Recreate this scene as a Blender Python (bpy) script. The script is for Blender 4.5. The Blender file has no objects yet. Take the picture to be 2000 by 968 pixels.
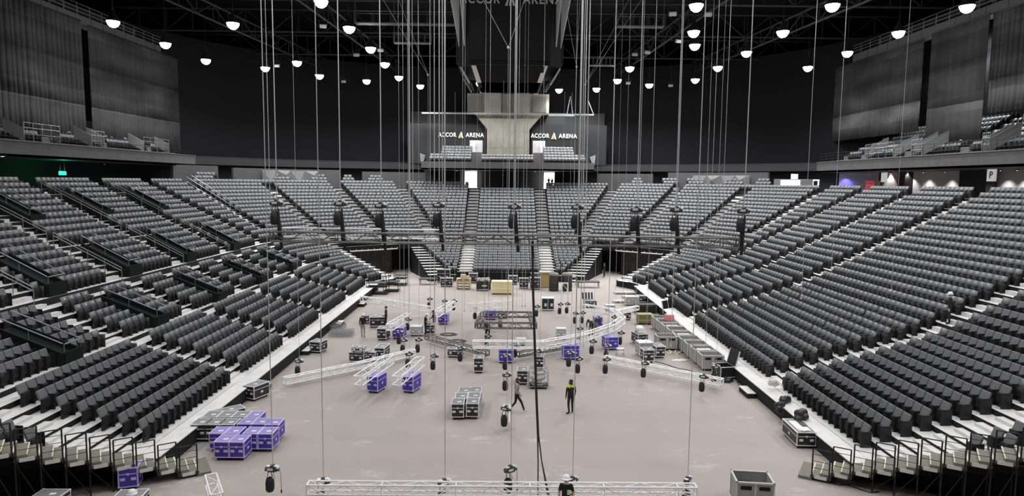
import bpy, bmesh, math, random
import numpy as np
from mathutils import Vector, Matrix
random.seed(7); rng = np.random.default_rng(7)
scene = bpy.context.scene
COL = scene.collection

# ------------------------------------------------------------------ camera
F_PX, PITCH, ROLL, YAW = 1300.84, .0985, .0104, .0089
CAM = Vector((-.074, 0, 11.3137))
def cam_axes():
    cy, sy, cp, sp, cr, sr = math.cos(YAW), math.sin(YAW), math.cos(PITCH), math.sin(PITCH), math.cos(ROLL), math.sin(ROLL)
    x = Vector((cy, -sy, 0)); u = Vector((sy*sp, cy*sp, cp)); f = Vector((sy*cp, cy*cp, -sp))
    return cr*x + sr*u, -sr*x + cr*u, f
RX, UP, FW = cam_axes()
cd = bpy.data.cameras.new('camera'); cam = bpy.data.objects.new('camera', cd); COL.objects.link(cam)
cd.sensor_width = 36; cd.lens = F_PX/2000*36; cd.clip_end = 400
m = Matrix((RX, UP, -FW)).transposed().to_4x4(); m.translation = CAM
cam.matrix_world = m; scene.camera = cam
def at(px, py, z=None, X=None, Y=None):
    """real-world point seen at a pixel of the 2000x968 photograph, on a known plane"""
    v = FW + RX*((px-1000)/F_PX) - UP*((py-484)/F_PX)
    t = (z-CAM.z)/v.z if z is not None else ((X-CAM.x)/v.x if X is not None else (Y-CAM.y)/v.y)
    return CAM + v*t
def to_px(p):
    d = Vector(p)-CAM; k = d.dot(FW)
    return (1000+F_PX*d.dot(RX)/k, 484-F_PX*d.dot(UP)/k, k)

# ------------------------------------------------------------------ world, exposure
w = bpy.data.worlds.new('world'); scene.world = w; w.use_nodes = True
w.node_tree.nodes['Background'].inputs[0].default_value = (.9, .95, 1, 1)
w.node_tree.nodes['Background'].inputs[1].default_value = .0
scene.view_settings.view_transform = 'Standard'; scene.view_settings.look = 'None'
scene.view_settings.exposure = 0; scene.view_settings.gamma = 1
LAMP_W = 2550          # watts of every roof lamp

# ------------------------------------------------------------------ materials
MATS = {}
def mat(name, col, rough=.6, metal=0, noise=0, nscale=8, emit=0, spec=.5, ecol=None):
    if name in MATS: return MATS[name]
    mt = bpy.data.materials.new(name); mt.use_nodes = True; nt = mt.node_tree; b = nt.nodes['Principled BSDF']
    c = (*col, 1); b.inputs['Base Color'].default_value = c; b.inputs['Roughness'].default_value = rough
    b.inputs['Metallic'].default_value = metal; b.inputs['Specular IOR Level'].default_value = spec
    if noise:
        tc = nt.nodes.new('ShaderNodeTexCoord'); n = nt.nodes.new('ShaderNodeTexNoise'); n.inputs['Scale'].default_value = nscale
        n.inputs['Detail'].default_value = 3; r = nt.nodes.new('ShaderNodeValToRGB')
        r.color_ramp.elements[0].position = .3; r.color_ramp.elements[1].position = .7
        r.color_ramp.elements[0].color = (*[max(0, x*(1-noise)) for x in col], 1); r.color_ramp.elements[1].color = (*[min(1, x*(1+noise)) for x in col], 1)
        nt.links.new(tc.outputs['Object'], n.inputs['Vector']); nt.links.new(n.outputs['Fac'], r.inputs['Fac']); nt.links.new(r.outputs['Color'], b.inputs['Base Color'])
    if emit:
        b.inputs['Emission Color'].default_value = (*(ecol or col), 1); b.inputs['Emission Strength'].default_value = emit
    MATS[name] = mt; return mt

# ------------------------------------------------------------------ mesh builder
class MB:
    def __init__(s): s.v = []; s.f = []; s.m = []
    def add(s, vs, fs, mi=0):
        o = len(s.v); s.v += [tuple(p) for p in vs]; s.f += [tuple(i+o for i in f) for f in fs]; s.m += [mi]*len(fs)
    def quad(s, a, b, c, d, mi=0): s.add([a, b, c, d], [(0, 1, 2, 3)], mi)
    def box(s, c, size, rz=0, mi=0, M=None, taper=1):
        x, y, z = size[0]/2, size[1]/2, size[2]/2
        vs = [Vector((sx*x*(taper if sz > 0 else 1), sy*y*(taper if sz > 0 else 1), sz*z)) for sz in (-1, 1) for sx, sy in ((-1, -1), (1, -1), (1, 1), (-1, 1))]
        R = M if M is not None else Matrix.Rotation(rz, 3, 'Z')
        s.add([R @ v + Vector(c) for v in vs], [(3, 2, 1, 0), (4, 5, 6, 7), (0, 1, 5, 4), (1, 2, 6, 5), (2, 3, 7, 6), (3, 0, 4, 7)], mi)
    def rbox(s, c, size, r=.02, rz=0, mi=0, M=None):
        """box with chamfered edges"""
        bm = bmesh.new(); bmesh.ops.create_cube(bm, size=1)
        for v in bm.verts: v.co = Vector((v.co.x*size[0], v.co.y*size[1], v.co.z*size[2]))
        bmesh.ops.bevel(bm, geom=bm.edges[:], offset=min(r, min(size)*.45), segments=2, affect='EDGES', profile=.5)
        s.from_bm(bm, c, M if M is not None else Matrix.Rotation(rz, 3, 'Z'), mi)
    def from_bm(s, bm, c=(0, 0, 0), R=None, mi=0):
        bm.verts.index_update(); R = R or Matrix.Identity(3); c = Vector(c)
        s.add([R @ v.co + c for v in bm.verts], [[v.index for v in f.verts] for f in bm.faces], mi); bm.free()
    def tube(s, a, b, r, n=6, mi=0, r2=None, cap=True):
        a, b = Vector(a), Vector(b); d = (b-a)
        if d.length < 1e-6: return
        d.normalize(); u = d.orthogonal().normalized(); w = d.cross(u); r2 = r if r2 is None else r2
        vs = [a + (u*math.cos(t)+w*math.sin(t))*r for t in (2*math.pi*i/n for i in range(n))] + [b + (u*math.cos(t)+w*math.sin(t))*r2 for t in (2*math.pi*i/n for i in range(n))]
        fs = [(i, (i+1) % n, n+(i+1) % n, n+i) for i in range(n)]
        if cap: fs += [tuple(range(n))[::-1], tuple(range(n, 2*n))]
        s.add(vs, fs, mi)
    def path(s, pts, r, n=6, mi=0):
        for a, b in zip(pts[:-1], pts[1:]): s.tube(a, b, r, n, mi)
    def lathe(s, prof, c=(0, 0, 0), n=16, mi=0, R=None):
        R = R or Matrix.Identity(3); c = Vector(c); k = len(prof)
        vs = [R @ Vector((r*math.cos(2*math.pi*i/n), r*math.sin(2*math.pi*i/n), z)) + c for i in range(n) for r, z in prof]
        fs = [(i*k+j, ((i+1) % n)*k+j, ((i+1) % n)*k+j+1, i*k+j+1) for i in range(n) for j in range(k-1)]
        s.add(vs, fs, mi)
    def sphere(s, c, r, mi=0, n=12, sz=1):
        prof = [(max(1e-4, r*math.sin(math.pi*j/8)), -r*sz*math.cos(math.pi*j/8)) for j in range(9)]
        s.lathe(prof, c, n, mi)
    def mesh(s, name, mats, smooth=False):
        me = bpy.data.meshes.new(name); me.from_pydata(s.v, [], s.f)
        for mt in (mats if isinstance(mats, (list, tuple)) else [mats]): me.materials.append(mt)
        if any(s.m): me.polygons.foreach_set('material_index', s.m)
        if smooth: me.polygons.foreach_set('use_smooth', [True]*len(s.f))
        me.update(); return me
    def build(s, name, mats, parent=None, smooth=False, loc=None, rz=0):
        o = bpy.data.objects.new(name, s.mesh(name, mats, smooth)); COL.objects.link(o)
        if parent: o.parent = parent
        if loc is not None: o.location = loc
        if rz: o.rotation_euler.z = rz
        return o
def empty(name, loc=(0, 0, 0), rz=0):
    o = bpy.data.objects.new(name, None); COL.objects.link(o); o.location = loc; o.rotation_euler.z = rz; o.empty_display_size = .2; return o
def tag(o, label=None, cat=None, group=None, kind=None):
    if label: o['label'] = label
    if cat: o['category'] = cat
    if group: o['group'] = group
    if kind: o['kind'] = kind
    return o
def struct(o): o['kind'] = 'structure'; return o
def copy_tree(o, parent=None):
    c = o.copy(); COL.objects.link(c)
    if parent: c.parent = parent
    for ch in o.children: copy_tree(ch, c)
    return c

# colours
M_FLOOR = mat('floor_grey', (.40, .37, .365), .75)
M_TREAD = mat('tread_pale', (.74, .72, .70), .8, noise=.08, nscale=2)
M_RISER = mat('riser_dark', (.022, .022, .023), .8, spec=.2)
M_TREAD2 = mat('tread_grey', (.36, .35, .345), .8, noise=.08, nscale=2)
M_BLACK = mat('black_paint', (.007, .007, .008), .65, spec=.3)
M_FASCIA = mat('fascia_grey', (.105, .10, .101), .7, noise=.1, nscale=1.5)
M_SEATB = mat('seat_fabric', (.150, .150, .155), .45, noise=.18, nscale=18, spec=.65)
M_SEATP = mat('seat_plastic', (.019, .0193, .0205), .7, spec=.25)
M_WHITE = mat('white_paint', (.8, .8, .8), .5)
M_STEEL = mat('galvanised_steel', (.55, .55, .56), .35, .9)
M_ALU = mat('bright_aluminium', (.82, .82, .84), .35, .55)
M_DARKMET = mat('dark_metal', (.02, .02, .022), .5, .3)
M_GREYWALL = mat('wall_grey', (.085, .084, .086), .8, noise=.06, nscale=2)
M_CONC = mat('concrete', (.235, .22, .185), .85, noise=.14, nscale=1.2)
M_DRAPE = mat('black_drape', (.006, .006, .007), .85, spec=.2)
M_YELLOW = mat('nosing_yellow', (.55, .5, .12), .6)
M_CHAIN = mat('chain_steel', (.62, .62, .62), .4, .4)

# floor stains and scuffs
def floor_nodes():
    nt = M_FLOOR.node_tree; b = nt.nodes['Principled BSDF']
    tc = nt.nodes.new('ShaderNodeTexCoord'); n1 = nt.nodes.new('ShaderNodeTexNoise'); n1.inputs['Scale'].default_value = .12; n1.inputs['Detail'].default_value = 5
    n2 = nt.nodes.new('ShaderNodeTexNoise'); n2.inputs['Scale'].default_value = .55; n2.inputs['Detail'].default_value = 6; n2.inputs['Roughness'].default_value = .75
    mp = nt.nodes.new('ShaderNodeMapping'); mp.inputs['Scale'].default_value = (.55, 1.0, 1)
    r1 = nt.nodes.new('ShaderNodeValToRGB'); r1.color_ramp.elements[0].position = .35; r1.color_ramp.elements[0].color = (.385, .336, .303, 1); r1.color_ramp.elements[1].position = .7; r1.color_ramp.elements[1].color = (.435, .381, .345, 1)
    r2 = nt.nodes.new('ShaderNodeValToRGB'); r2.color_ramp.elements[0].position = .575; r2.color_ramp.elements[0].color = (0, 0, 0, 1); r2.color_ramp.elements[1].position = .78; r2.color_ramp.elements[1].color = (.75, .75, .75, 1)
    mx = nt.nodes.new('ShaderNodeMixRGB'); mx.inputs['Color2'].default_value = (.72, .69, .67, 1)
    L = nt.links.new
    L(tc.outputs['Object'], n1.inputs['Vector']); L(tc.outputs['Object'], mp.inputs['Vector']); L(mp.outputs['Vector'], n2.inputs['Vector'])
    L(n1.outputs['Fac'], r1.inputs['Fac']); L(n2.outputs['Fac'], r2.inputs['Fac']); L(r1.outputs['Color'], mx.inputs['Color1']); L(r2.outputs['Color'], mx.inputs['Fac']); L(mx.outputs['Color'], b.inputs['Base Color'])
floor_nodes()

# ------------------------------------------------------------------ bowl geometry
Z0, RI1, RI2, TR1, TR2, X0, YF, RC = .72, .2366, .4057, .8, .7737, 14.13, 75.5, 8.
XC, YC = X0-RC, YF-RC
NROW = 29
def tk(k): return TR1*min(k, 10)+TR2*max(k-10, 0)
def zk(k): return Z0+RI1*min(k, 10)+RI2*max(k-10, 0)
def ynear(t):
    return max(25.85-.62*(X0+t-12), 17.0)
def pp(t, s):
    """plan point (right half) of the row line t metres out from the front row; s 0..1 side, 1..2 corner arc, 2..3 far end"""
    if s <= 1: return Vector((X0+t, ynear(t)+(YC-ynear(t))*s, 0))
    if s <= 2:
        a = (s-1)*math.pi/2; r = RC+t; return Vector((XC+r*math.cos(a), YC+r*math.sin(a), 0))
    return Vector((XC*(3-s), YF+t, 0))
def eline(p): return (p.y-77.15)-.733*(p.x-18.1)          # >0 : beyond aisle E (towards the far end)
def vline(p): return p.x-(9+(p.y-75.5)*.4)               # >0 : outside the far block edge
def s_cut(fn, t):
    lo, hi = 1e-4, 2.9999; f0 = fn(pp(t, lo)) > 0
    ss = np.linspace(.5, 3, 600)
    for a, b in zip(ss[:-1], ss[1:]):
        if (fn(pp(t, a)) > 0) != (fn(pp(t, b)) > 0): return (a+b)/2
    return 3
KV = 11                                                    # rows below this are cut open at the two corners
SS_ALL = [0, .5, .9, 1]+[1+i/14 for i in range(1, 15)]+[3]
def ring(mb, k, s0, s1, sg):
    t0, t1, z = tk(k), tk(k+1), zk(k); zb = zk(k-1) if k else .0
    ss = [s0]+[s for s in SS_ALL if s0 < s < s1]+[s1]
    return t0, t1, z, zb, ss
def terrace(sg, name):
    mb = MB()
    for k in range(NROW):
        t0, t1, z, zb = tk(k), tk(k+1), zk(k), (zk(k-1) if k else 0.)
        if k < KV:
            spans = [((0, 0), (s_cut(eline, t0), s_cut(eline, t1))), ((s_cut(vline, t0), s_cut(vline, t1)), (3, 3))]
        else: spans = [((0, 0), (3, 3))]
        for (a0, a1), (b0, b1) in spans:
            n = 30; pr = []
            base = [0, .3, .6, 1]+[1+i/16 for i in range(1, 17)]+[3]
            def samples(a, b):
                ss = [a]+[s for s in base if a+1e-3 < s < b-1e-3]+[b]
                # resample in a fixed count
                out = []
                for i in range(n+1):
                    u = i/n*(len(ss)-1); j = min(int(u), len(ss)-2); out.append(ss[j]+(ss[j+1]-ss[j])*(u-j))
                return out
            A = [pp(t0, s) for s in samples(a0, b0)]; B = [pp(t1, s) for s in samples(a1, b1)]
            for i in range(n):
                q = [Vector((p.x*sg, p.y, z)) for p in (A[i], A[i+1], B[i+1], B[i])]
                if sg < 0: q = q[::-1]
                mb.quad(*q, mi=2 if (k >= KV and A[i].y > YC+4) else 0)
                lo = [Vector((p.x*sg, p.y, h)) for p, h in ((A[i], zb), (A[i+1], zb), (A[i+1], z), (A[i], z))]
                mb.quad(*lo, mi=1)
                b0_ = Vector((B[i].x*sg, B[i].y, z-.04)); 
            for P, Q in ((A[0], B[0]), (A[-1], B[-1])):
                if k < KV: mb.quad(*[Vector((p.x*sg, p.y, h)) for p, h in ((P, max(z-.35, 0)), (Q, max(z-.35, 0)), (Q, z), (P, z))], mi=1)
    return struct(mb.build(name, [M_TREAD, M_RISER, M_TREAD2]))
terrace(1, 'floor_terrace_right'); terrace(-1, 'floor_terrace_left')
# arena floor
mb = MB(); mb.quad((-50, -2, 0), (50, -2, 0), (50, 112, 0), (-50, 112, 0)); struct(mb.build('floor', M_FLOOR))

# aisles : (near-plan point, far-plan point) lines, half width
AISLES_R = [((13, 35.0), (40, 35.0)), ((13, 51.4), (40, 51.4)), ((13, 59.9), (40, 59.9)), ((13, 68.2), (40, 68.2)),
            ((27.0, 72.5), (36, 75.15)), ((12.2, 71.4), (30, 84.7)), ((10.3, 77.5), (25, 93.6)), ((9.5, 85.4), (16.5, 98.4)), ((4.75, 74.5), (4.75, 99))]
AISLES_L = AISLES_R+[((13, 43.1), (40, 43.1))]
AW = .90
def seg_dist(p, a, b):
    ax, ay = a; bx, by = b; dx, dy = bx-ax, by-ay; L = dx*dx+dy*dy
    u = ((p[0]-ax)*dx+(p[1]-ay)*dy)/L
    if u < 0 or u > 1: return 99
    return abs((p[0]-ax)*dy-(p[1]-ay)*dx)/math.sqrt(L)
# half-height steps in every aisle
def bowl_t(x, y):
    ax, ay = abs(x)-XC, y-YC
    return (math.hypot(ax, ay) if ax > 0 and ay > 0 else max(ax, ay))-RC
def aisle_steps(sg, lines, name):
    mb = MB(); yl = MB()
    for (a, b) in lines:
        A, B = Vector((*a, 0)), Vector((*b, 0)); d = (B-A).normalized(); L = (B-A).length; ang = math.atan2(d.y, d.x*sg)
        u = 0
        while u < L:
            p = A+d*u; t = bowl_t(p.x, p.y)
            if t > 0: break
            u += .02
        for k in range(NROW):
            # find where this line crosses row line k
            uu = None; lo, hi = 0, L
            if bowl_t(*(A.xy)) > tk(k) or bowl_t(*(B.xy)) < tk(k): continue
            for _ in range(30):
                mid = (lo+hi)/2; q = A+d*mid
                if bowl_t(q.x, q.y) < tk(k): lo = mid
                else: hi = mid
            q = A+d*(lo-.17); z1 = zk(k); zb = zk(k-1) if k else .7
            if k <= KV and eline(q) > .2 and vline(q) > -.3: continue      # no steps across the open corner
            h = (z1-zb)/2
            c = Vector((q.x*sg, q.y, zb+h/2+.005)); 
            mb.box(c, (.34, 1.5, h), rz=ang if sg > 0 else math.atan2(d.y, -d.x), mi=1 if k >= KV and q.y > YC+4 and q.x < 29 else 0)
    o = mb.build(name, [M_TREAD, M_TREAD2]); return struct(o)
CORNER_A = [((13, 24.75), (24, 24.75))]
aisle_steps(1, AISLES_R+CORNER_A, 'trim_stairs_right'); aisle_steps(-1, AISLES_L+CORNER_A, 'trim_stairs_left')

# the low pale walkway in front of each stand
for sg, nm in ((1, 'floor_walkway_right'), (-1, 'floor_walkway_left')):
    mb = MB(); mb.box((sg*(X0-.42), (24.6+68.6)/2, .685), (.84, 68.6-24.6, .04), mi=0); mb.box((sg*(X0-.40), (24.6+68.6)/2, .335), (.78, 68.6-24.6, .66), mi=1) 
    struct(mb.build(nm, [M_TREAD, M_RISER]))
# ------------------------------------------------------------------ seats
VOMS = [(6.3, 9.5, y, .6) for y in (30.9, 39.1, 47.4, 55.7, 63.9)]      # left stand: t from, t to, centre Y, half width
VOMS += [(11.2, 14.3, y, .7) for y in (29.3, 37.3, 45.2, 53.3, 62.3)]+[(17.6, 20.6, y, .7) for y in (37.2, 45.2, 53.2, 61.9)]
def seat_runs(sg, k):
    t = tk(k)+.42
    ss = np.linspace(0, 3, 3600); P = np.array([pp(t, s)[:2] for s in ss])
    ok = np.ones(len(ss), bool)
    for (a, b) in (AISLES_R if sg > 0 else AISLES_L):
        a, b = np.array(a), np.array(b); d = b-a; L = np.linalg.norm(d); r = P-a
        u = (r @ d)/L; dist = np.abs(r[:, 0]*d[1]-r[:, 1]*d[0])/L
        ok &= ~((u > -.5) & (u < L+.5) & (dist < AW))
    ok &= (P[:, 0] > .0)
    side = ss <= 1
    if sg < 0 and k in (7, 13): ok &= ~(P[:, 1] < 72.5)
    ok &= ~(side & (P[:, 1] < 26.0) & (P[:, 1] > 23.7))
    ok &= ~(side & (P[:, 1] < ynear(t)+.15))
    if k < KV:
        e = np.array([eline(Vector((*p, 0))) for p in P]); v = np.array([vline(Vector((*p, 0))) for p in P])
        ok &= ~((e > -.4) & (v > -2.4+.1*k) & (ss > .5))
        ok &= ~(side & (np.abs((P[:, 1]-40.0) % 1e9) < .06)) & ~(side & (np.abs(P[:, 1]-47.3) < .06))
    if k >= NROW-2: ok &= ~((np.abs(P[:, 0]) < 5.6) & (P[:, 1] > 90))
    if sg < 0:
        for (ta, tb, yc, hw) in VOMS: 
            if ta-.3 < t < tb+.5: ok &= ~(side & (np.abs(P[:, 1]-yc) < hw+.1))
    runs = []; i = 0
    while i < len(ss):
        if ok[i]:
            j = i
            while j+1 < len(ss) and ok[j+1]: j += 1
            runs.append(P[i:j+1]); i = j+1
        else: i += 1
    return runs
seats = []        # x, y, z, facing angle, side, row, run index, seat index
for sg in (1, -1):
    for k in range(NROW):
        for ri, R in enumerate(seat_runs(sg, k)):
            if len(R) < 3: continue
            D = np.r_[0, np.cumsum(np.linalg.norm(np.diff(R, axis=0), axis=1))]; n = int(D[-1]/.52+.02)
            if n < 1: continue
            for i in range(n):
                d = (i+.5)*D[-1]/n; x = np.interp(d, D, R[:, 0]); y = np.interp(d, D, R[:, 1])
                x2 = np.interp(min(d+.05, D[-1]), D, R[:, 0]); y2 = np.interp(min(d+.05, D[-1]), D, R[:, 1])
                x1 = np.interp(max(d-.05, 0), D, R[:, 0]); y1 = np.interp(max(d-.05, 0), D, R[:, 1])
                tx, ty = x2-x1, y2-y1; L = math.hypot(tx, ty); fx, fy = -ty/L, tx/L     # to the inside of the bowl
                if fx*(-x)+fy*(40-y) < 0: fx, fy = -fx, -fy
                seats.append((x*sg, y, zk(k), math.atan2(fy, fx*sg), sg, k, ri, i))
# row across the middle is sampled once per half; upper tier behind the right curtain and the far balcony rows
UP_ROWS = [(39.6+.85*j, 14.3+.5*j) for j in range(9)]
for j, (xx, zz) in enumerate(UP_ROWS):
    for sg in (1, -1):
        if sg < 0 and j > 2: continue
        y = 27.0
        while y < 79-.8*j:
            if (y % 8.3) > 1.3: seats.append((sg*(xx+.45), y, zz, math.pi if sg > 0 else 0, sg, 100+j, 0, 0))
            y += .52
RIM = []
for sg, rng_ in ((-1, ((386, 422), (540, 568), (612, 640), (673, 690), (722, 750))), (1, ((1232, 1252), (1293, 1322), (1340, 1370), (1415, 1446), (1476, 1500)))):
    for q in range(2):
        ss = np.linspace(1, 3, 900); P = [pp(tk(NROW+q)+.42, s_) for s_ in ss]; last = None
        for s_, p in zip(ss, P):
            px_ = to_px((p.x*sg, p.y, zk(NROW+q)+.5))[0]
            if any(a_+3*q <= px_ <= b_-3*q for a_, b_ in rng_) and (last is None or (p-last).length > .52):
                o_ = Vector((XC*sg, YC, 0)); d_ = o_-Vector((p.x*sg, p.y, 0)) if p.x > XC else Vector((0, -1, 0))
                seats.append((p.x*sg, p.y, zk(NROW+q), math.atan2(d_.y, d_.x), sg, 300+q, 0, 0)); last = p; RIM.append((p.x*sg, p.y, zk(NROW+q), math.atan2(d_.y, d_.x)))
mb = MB()
for x_, y_, z_, a_ in RIM: mb.box((x_, y_, (z_+zk(NROW-1))/2), (.78, .6, z_-zk(NROW-1)), rz=a_)
struct(mb.build('floor_rim_steps', [M_TREAD2]))
BAL_Y, BAL_Z = 96.4, 14.0
for j in range(5):
    for i in range(-22, 23):
        x = i*.5
        if 3.9 < abs(x) < 5.3 or (j >= 2 and abs(x) < 3.7+ .0*j) or (j >= 2 and abs(x) > 9.6) : continue
        seats.append((x, BAL_Y+.5+j*.8, BAL_Z+.0+.42*j, -math.pi/2, 0, 200+j, 0, 0))
S = np.array([q[:6] for q in seats])

def seat_parts(fine):
    """local axes: x forwards, y across, z up, origin on the tread; returns the builder of every part"""
    back, pad, arm, leg = MB(), MB(), MB(), MB()
    tilt = Matrix.Rotation(-.34, 3, 'Y')
    def b(mb, c, size, r, M=None):
        if fine: mb.rbox(c, size, r, M=M)
        else: mb.box(c, size, M=M)
    b(back, (-.17, 0, .70), (.085, .49, .44), .03, tilt)
    if fine: b(back, (-.215, 0, .68), (.03, .44, .40), .012, tilt)
    b(pad, (-.03, 0, .38), (.13, .49, .40), .035, Matrix.Rotation(-.05, 3, 'Y'))
    b(arm, (-.02, .26, .60), (.28, .03, .04), .012)
    b(leg, (-.07, .25, .33), (.46, .03, .66), .01)
    b(leg, (-.06, 0, .14), (.10, .50, .28), .01)
    if fine: b(leg, (-.06, .25, .015), (.30, .06, .03), .01); b(leg, (-.08, 0, .30), (.06, .48, .06), .01)
    return back, pad, arm, leg
# the nearest 300 seats in the picture are things of their own; the rest are one mass
pxs = []
for i, q in enumerate(seats):
    X, Y, D = to_px((q[0], q[1], q[2]+.6)) if q[1] > 4 else (0, 0, -1)
    pxs.append(D if D > 0 and 6 < X < 1994 and 0 < Y < 960 and q[5] < 100 else 999)
near = set(np.argsort(pxs)[:300].tolist())
ORD = 'first second third fourth fifth sixth seventh eighth ninth tenth eleventh twelfth thirteenth fourteenth fifteenth sixteenth seventeenth eighteenth nineteenth twentieth'.split()
def ordw(n):
    if n <= 20: return ORD[n-1]
    return ['twenty', 'thirty', 'forty'][n//10-2]+('-'+ORD[n % 10-1] if n % 10 else '') if n % 10 else {30: 'thirtieth', 40: 'fortieth'}[n]
def build_seats():
    parts = [p.mesh('seat_'+n, mt) for p, n, mt in zip(seat_parts(True), ('backrest', 'cushion', 'armrest', 'support_leg'), (M_SEATB, M_SEATP, M_SEATP, M_DARKMET))]
    names = ('backrest', 'seat_cushion', 'armrest', 'support_leg')
    rowruns = {}
    for i in near:
        q = seats[i]; rowruns.setdefault((q[4], q[5]), []).append(q[6])
    for i in sorted(near):
        x, y, z, a, sg, k, ri, si = seats[i]
        e = empty('arena_seat', (x, y, z), a)
        stand = 'right' if sg > 0 else 'left'
        # which block along the row: the corner block by the railing, then the blocks between stair aisles
        if y < 24.8: where = 'folded grey seat in corner block, %s from railing, %s row of %s stand' % (ordw(si+1), ordw(k+1), stand)
        elif y < 35: where = 'folded grey seat, %s past the corner steps, %s row of %s stand' % (ordw(si+1), ordw(k+1), stand)
        else: where = 'folded grey seat, %s past the %s stair aisle, %s row of %s stand' % (ordw(si+1), 'second' if y < 43.1 or sg > 0 else 'third', ordw(k+1), stand)
        tag(e, where, 'seat', 'folding seats in the nearest rows')
        for n, me in zip(names, parts):
            o = bpy.data.objects.new(n, me); COL.objects.link(o); o.parent = e
    # the mass
    idx = np.array([i for i in range(len(seats)) if i not in near])
    pl = seat_parts(False); mi = (0, 1, 1, 2)
    V = []; Fq = []; Mi = []; o = 0
    for p, mm in zip(pl, mi):
        V += p.v; Fq += [tuple(j+o for j in f) for f in p.f]; Mi += [mm]*len(p.f); o += len(p.v)
    V = np.array(V); Fq = np.array(Fq); Mi = np.array(Mi)
    Q = S[idx]; c, s = np.cos(Q[:, 3]), np.sin(Q[:, 3])
    jit = rng.normal(0, .012, (len(Q), 2))
    wx = V[None, :, 0]*c[:, None]-V[None, :, 1]*s[:, None]+Q[:, 0:1]+jit[:, :1]; wy = V[None, :, 0]*s[:, None]+V[None, :, 1]*c[:, None]+Q[:, 1:2]+jit[:, 1:]
    wz = V[None, :, 2]+Q[:, 2:3]
    co = np.stack([wx, wy, wz], -1).reshape(-1, 3)
    fa = (Fq[None]+(np.arange(len(Q))*len(V))[:, None, None]).reshape(-1, 4); fm = np.tile(Mi, len(Q))
    # reflective number plates on some backrests of the left stand
    pick = [n for n in range(len(Q)) if Q[n, 4] < 0 and Q[n, 1] < 70 and Q[n, 5] < 100 and (Q[n, 5] in (11, 12) or (Q[n, 5] > 13 and rng.random() < .22))]
    pv = []; 
    for n in pick:
        for dy, dz in ((-.045, -.04), (.045, -.04), (.045, .04), (-.045, .04)):
            lx, ly, lz = -.108-.36*(dz+.10), dy, .80+dz
            pv.append((Q[n, 0]+lx*c[n]-ly*s[n], Q[n, 1]+lx*s[n]+ly*c[n], Q[n, 2]+lz))
    pv = np.array(pv).reshape(-1, 3); nb = len(co)
    co = np.vstack([co, pv]); fa = np.vstack([fa, nb+np.arange(len(pv)).reshape(-1, 4)]); fm = np.r_[fm, np.full(len(pick), 3)]
    me = bpy.data.meshes.new('seat_mass'); me.vertices.add(len(co)); me.vertices.foreach_set('co', co.ravel())
    me.loops.add(fa.size); me.loops.foreach_set('vertex_index', fa.ravel().astype(np.int32))
    me.polygons.add(len(fa)); me.polygons.foreach_set('loop_start', np.arange(0, fa.size, 4, dtype=np.int32)); me.polygons.foreach_set('loop_total', np.full(len(fa), 4, dtype=np.int32))
    for mt in (M_SEATB, M_SEATP, M_DARKMET, M_WHITE): me.materials.append(mt)
    me.polygons.foreach_set('material_index', fm.astype(np.int32)); me.update(calc_edges=True)
    ob = bpy.data.objects.new('seat_rows', me); COL.objects.link(ob)
    tag(ob, 'thousands of folded dark grey seats filling the rows of the arena bowl', 'seats', 'folding seats of the bowl', 'stuff')
build_seats()
# ------------------------------------------------------------------ walls, balconies, roof
ZR = zk(NROW-1)+.0
def ring_wall(name, t, z0, z1, mt, s0=0, s1=3, sides=(1, -1), thick=.3, extra=None):
    obs = []
    for sg in sides:
        mb = MB(); ss = [s for s in sorted(set([s0, s1]+[0, .25, .5, .75]+[1+i/16 for i in range(17)]+[2.5, 3])) if s0 <= s <= s1]
        for a, b in zip(ss[:-1], ss[1:]):
            p, q, P, Q = pp(t, a), pp(t, b), pp(t+thick, a), pp(t+thick, b)
            def W(v, z): return Vector((v.x*sg, v.y, z))
            mb.quad(W(p, z0), W(q, z0), W(q, z1), W(p, z1)); mb.quad(W(P, z0), W(Q, z0), W(Q, z1), W(P, z1))
            mb.quad(W(p, z0), W(q, z0), W(Q, z0), W(P, z0)); mb.quad(W(p, z1), W(q, z1), W(Q, z1), W(P, z1))
        obs.append(struct(mb.build(name+('_right' if sg > 0 else '_left'), [mt])))
    return obs
# concourse floor behind the top row
for sg, nm in ((1, 'floor_concourse_right'), (-1, 'floor_concourse_left')):
    mb = MB(); t0 = tk(NROW); ss = [0, .5, 1]+[1+i/16 for i in range(1, 17)]+[3]
    for a, b in zip(ss[:-1], ss[1:]):
        mb.quad(*[Vector((p.x*sg, p.y, ZR)) for p in (pp(t0, a), pp(t0, b), pp(30, b), pp(30, a))])
    struct(mb.build(nm, [M_FASCIA]))
# back walls
ring_wall('wall_back_lower', 29.5, ZR-.2, 14.2, mat('wall_charcoal', (.02, .02, .022), .8), 1.25, 3)
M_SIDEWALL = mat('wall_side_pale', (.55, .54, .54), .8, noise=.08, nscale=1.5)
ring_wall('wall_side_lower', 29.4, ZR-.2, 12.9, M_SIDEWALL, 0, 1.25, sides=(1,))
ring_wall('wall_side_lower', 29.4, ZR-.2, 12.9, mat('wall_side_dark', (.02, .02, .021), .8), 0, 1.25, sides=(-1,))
ring_wall('wall_back_drape', 31, 13.9, 29, M_DRAPE, 0, 3)
M_RING = mat('ring_beam', (.022, .022, .023), .7)
ring_wall('trim_ring_beam', 27.6, 13.1, 13.9, M_RING, 1.0, 3, thick=3.5)
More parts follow.
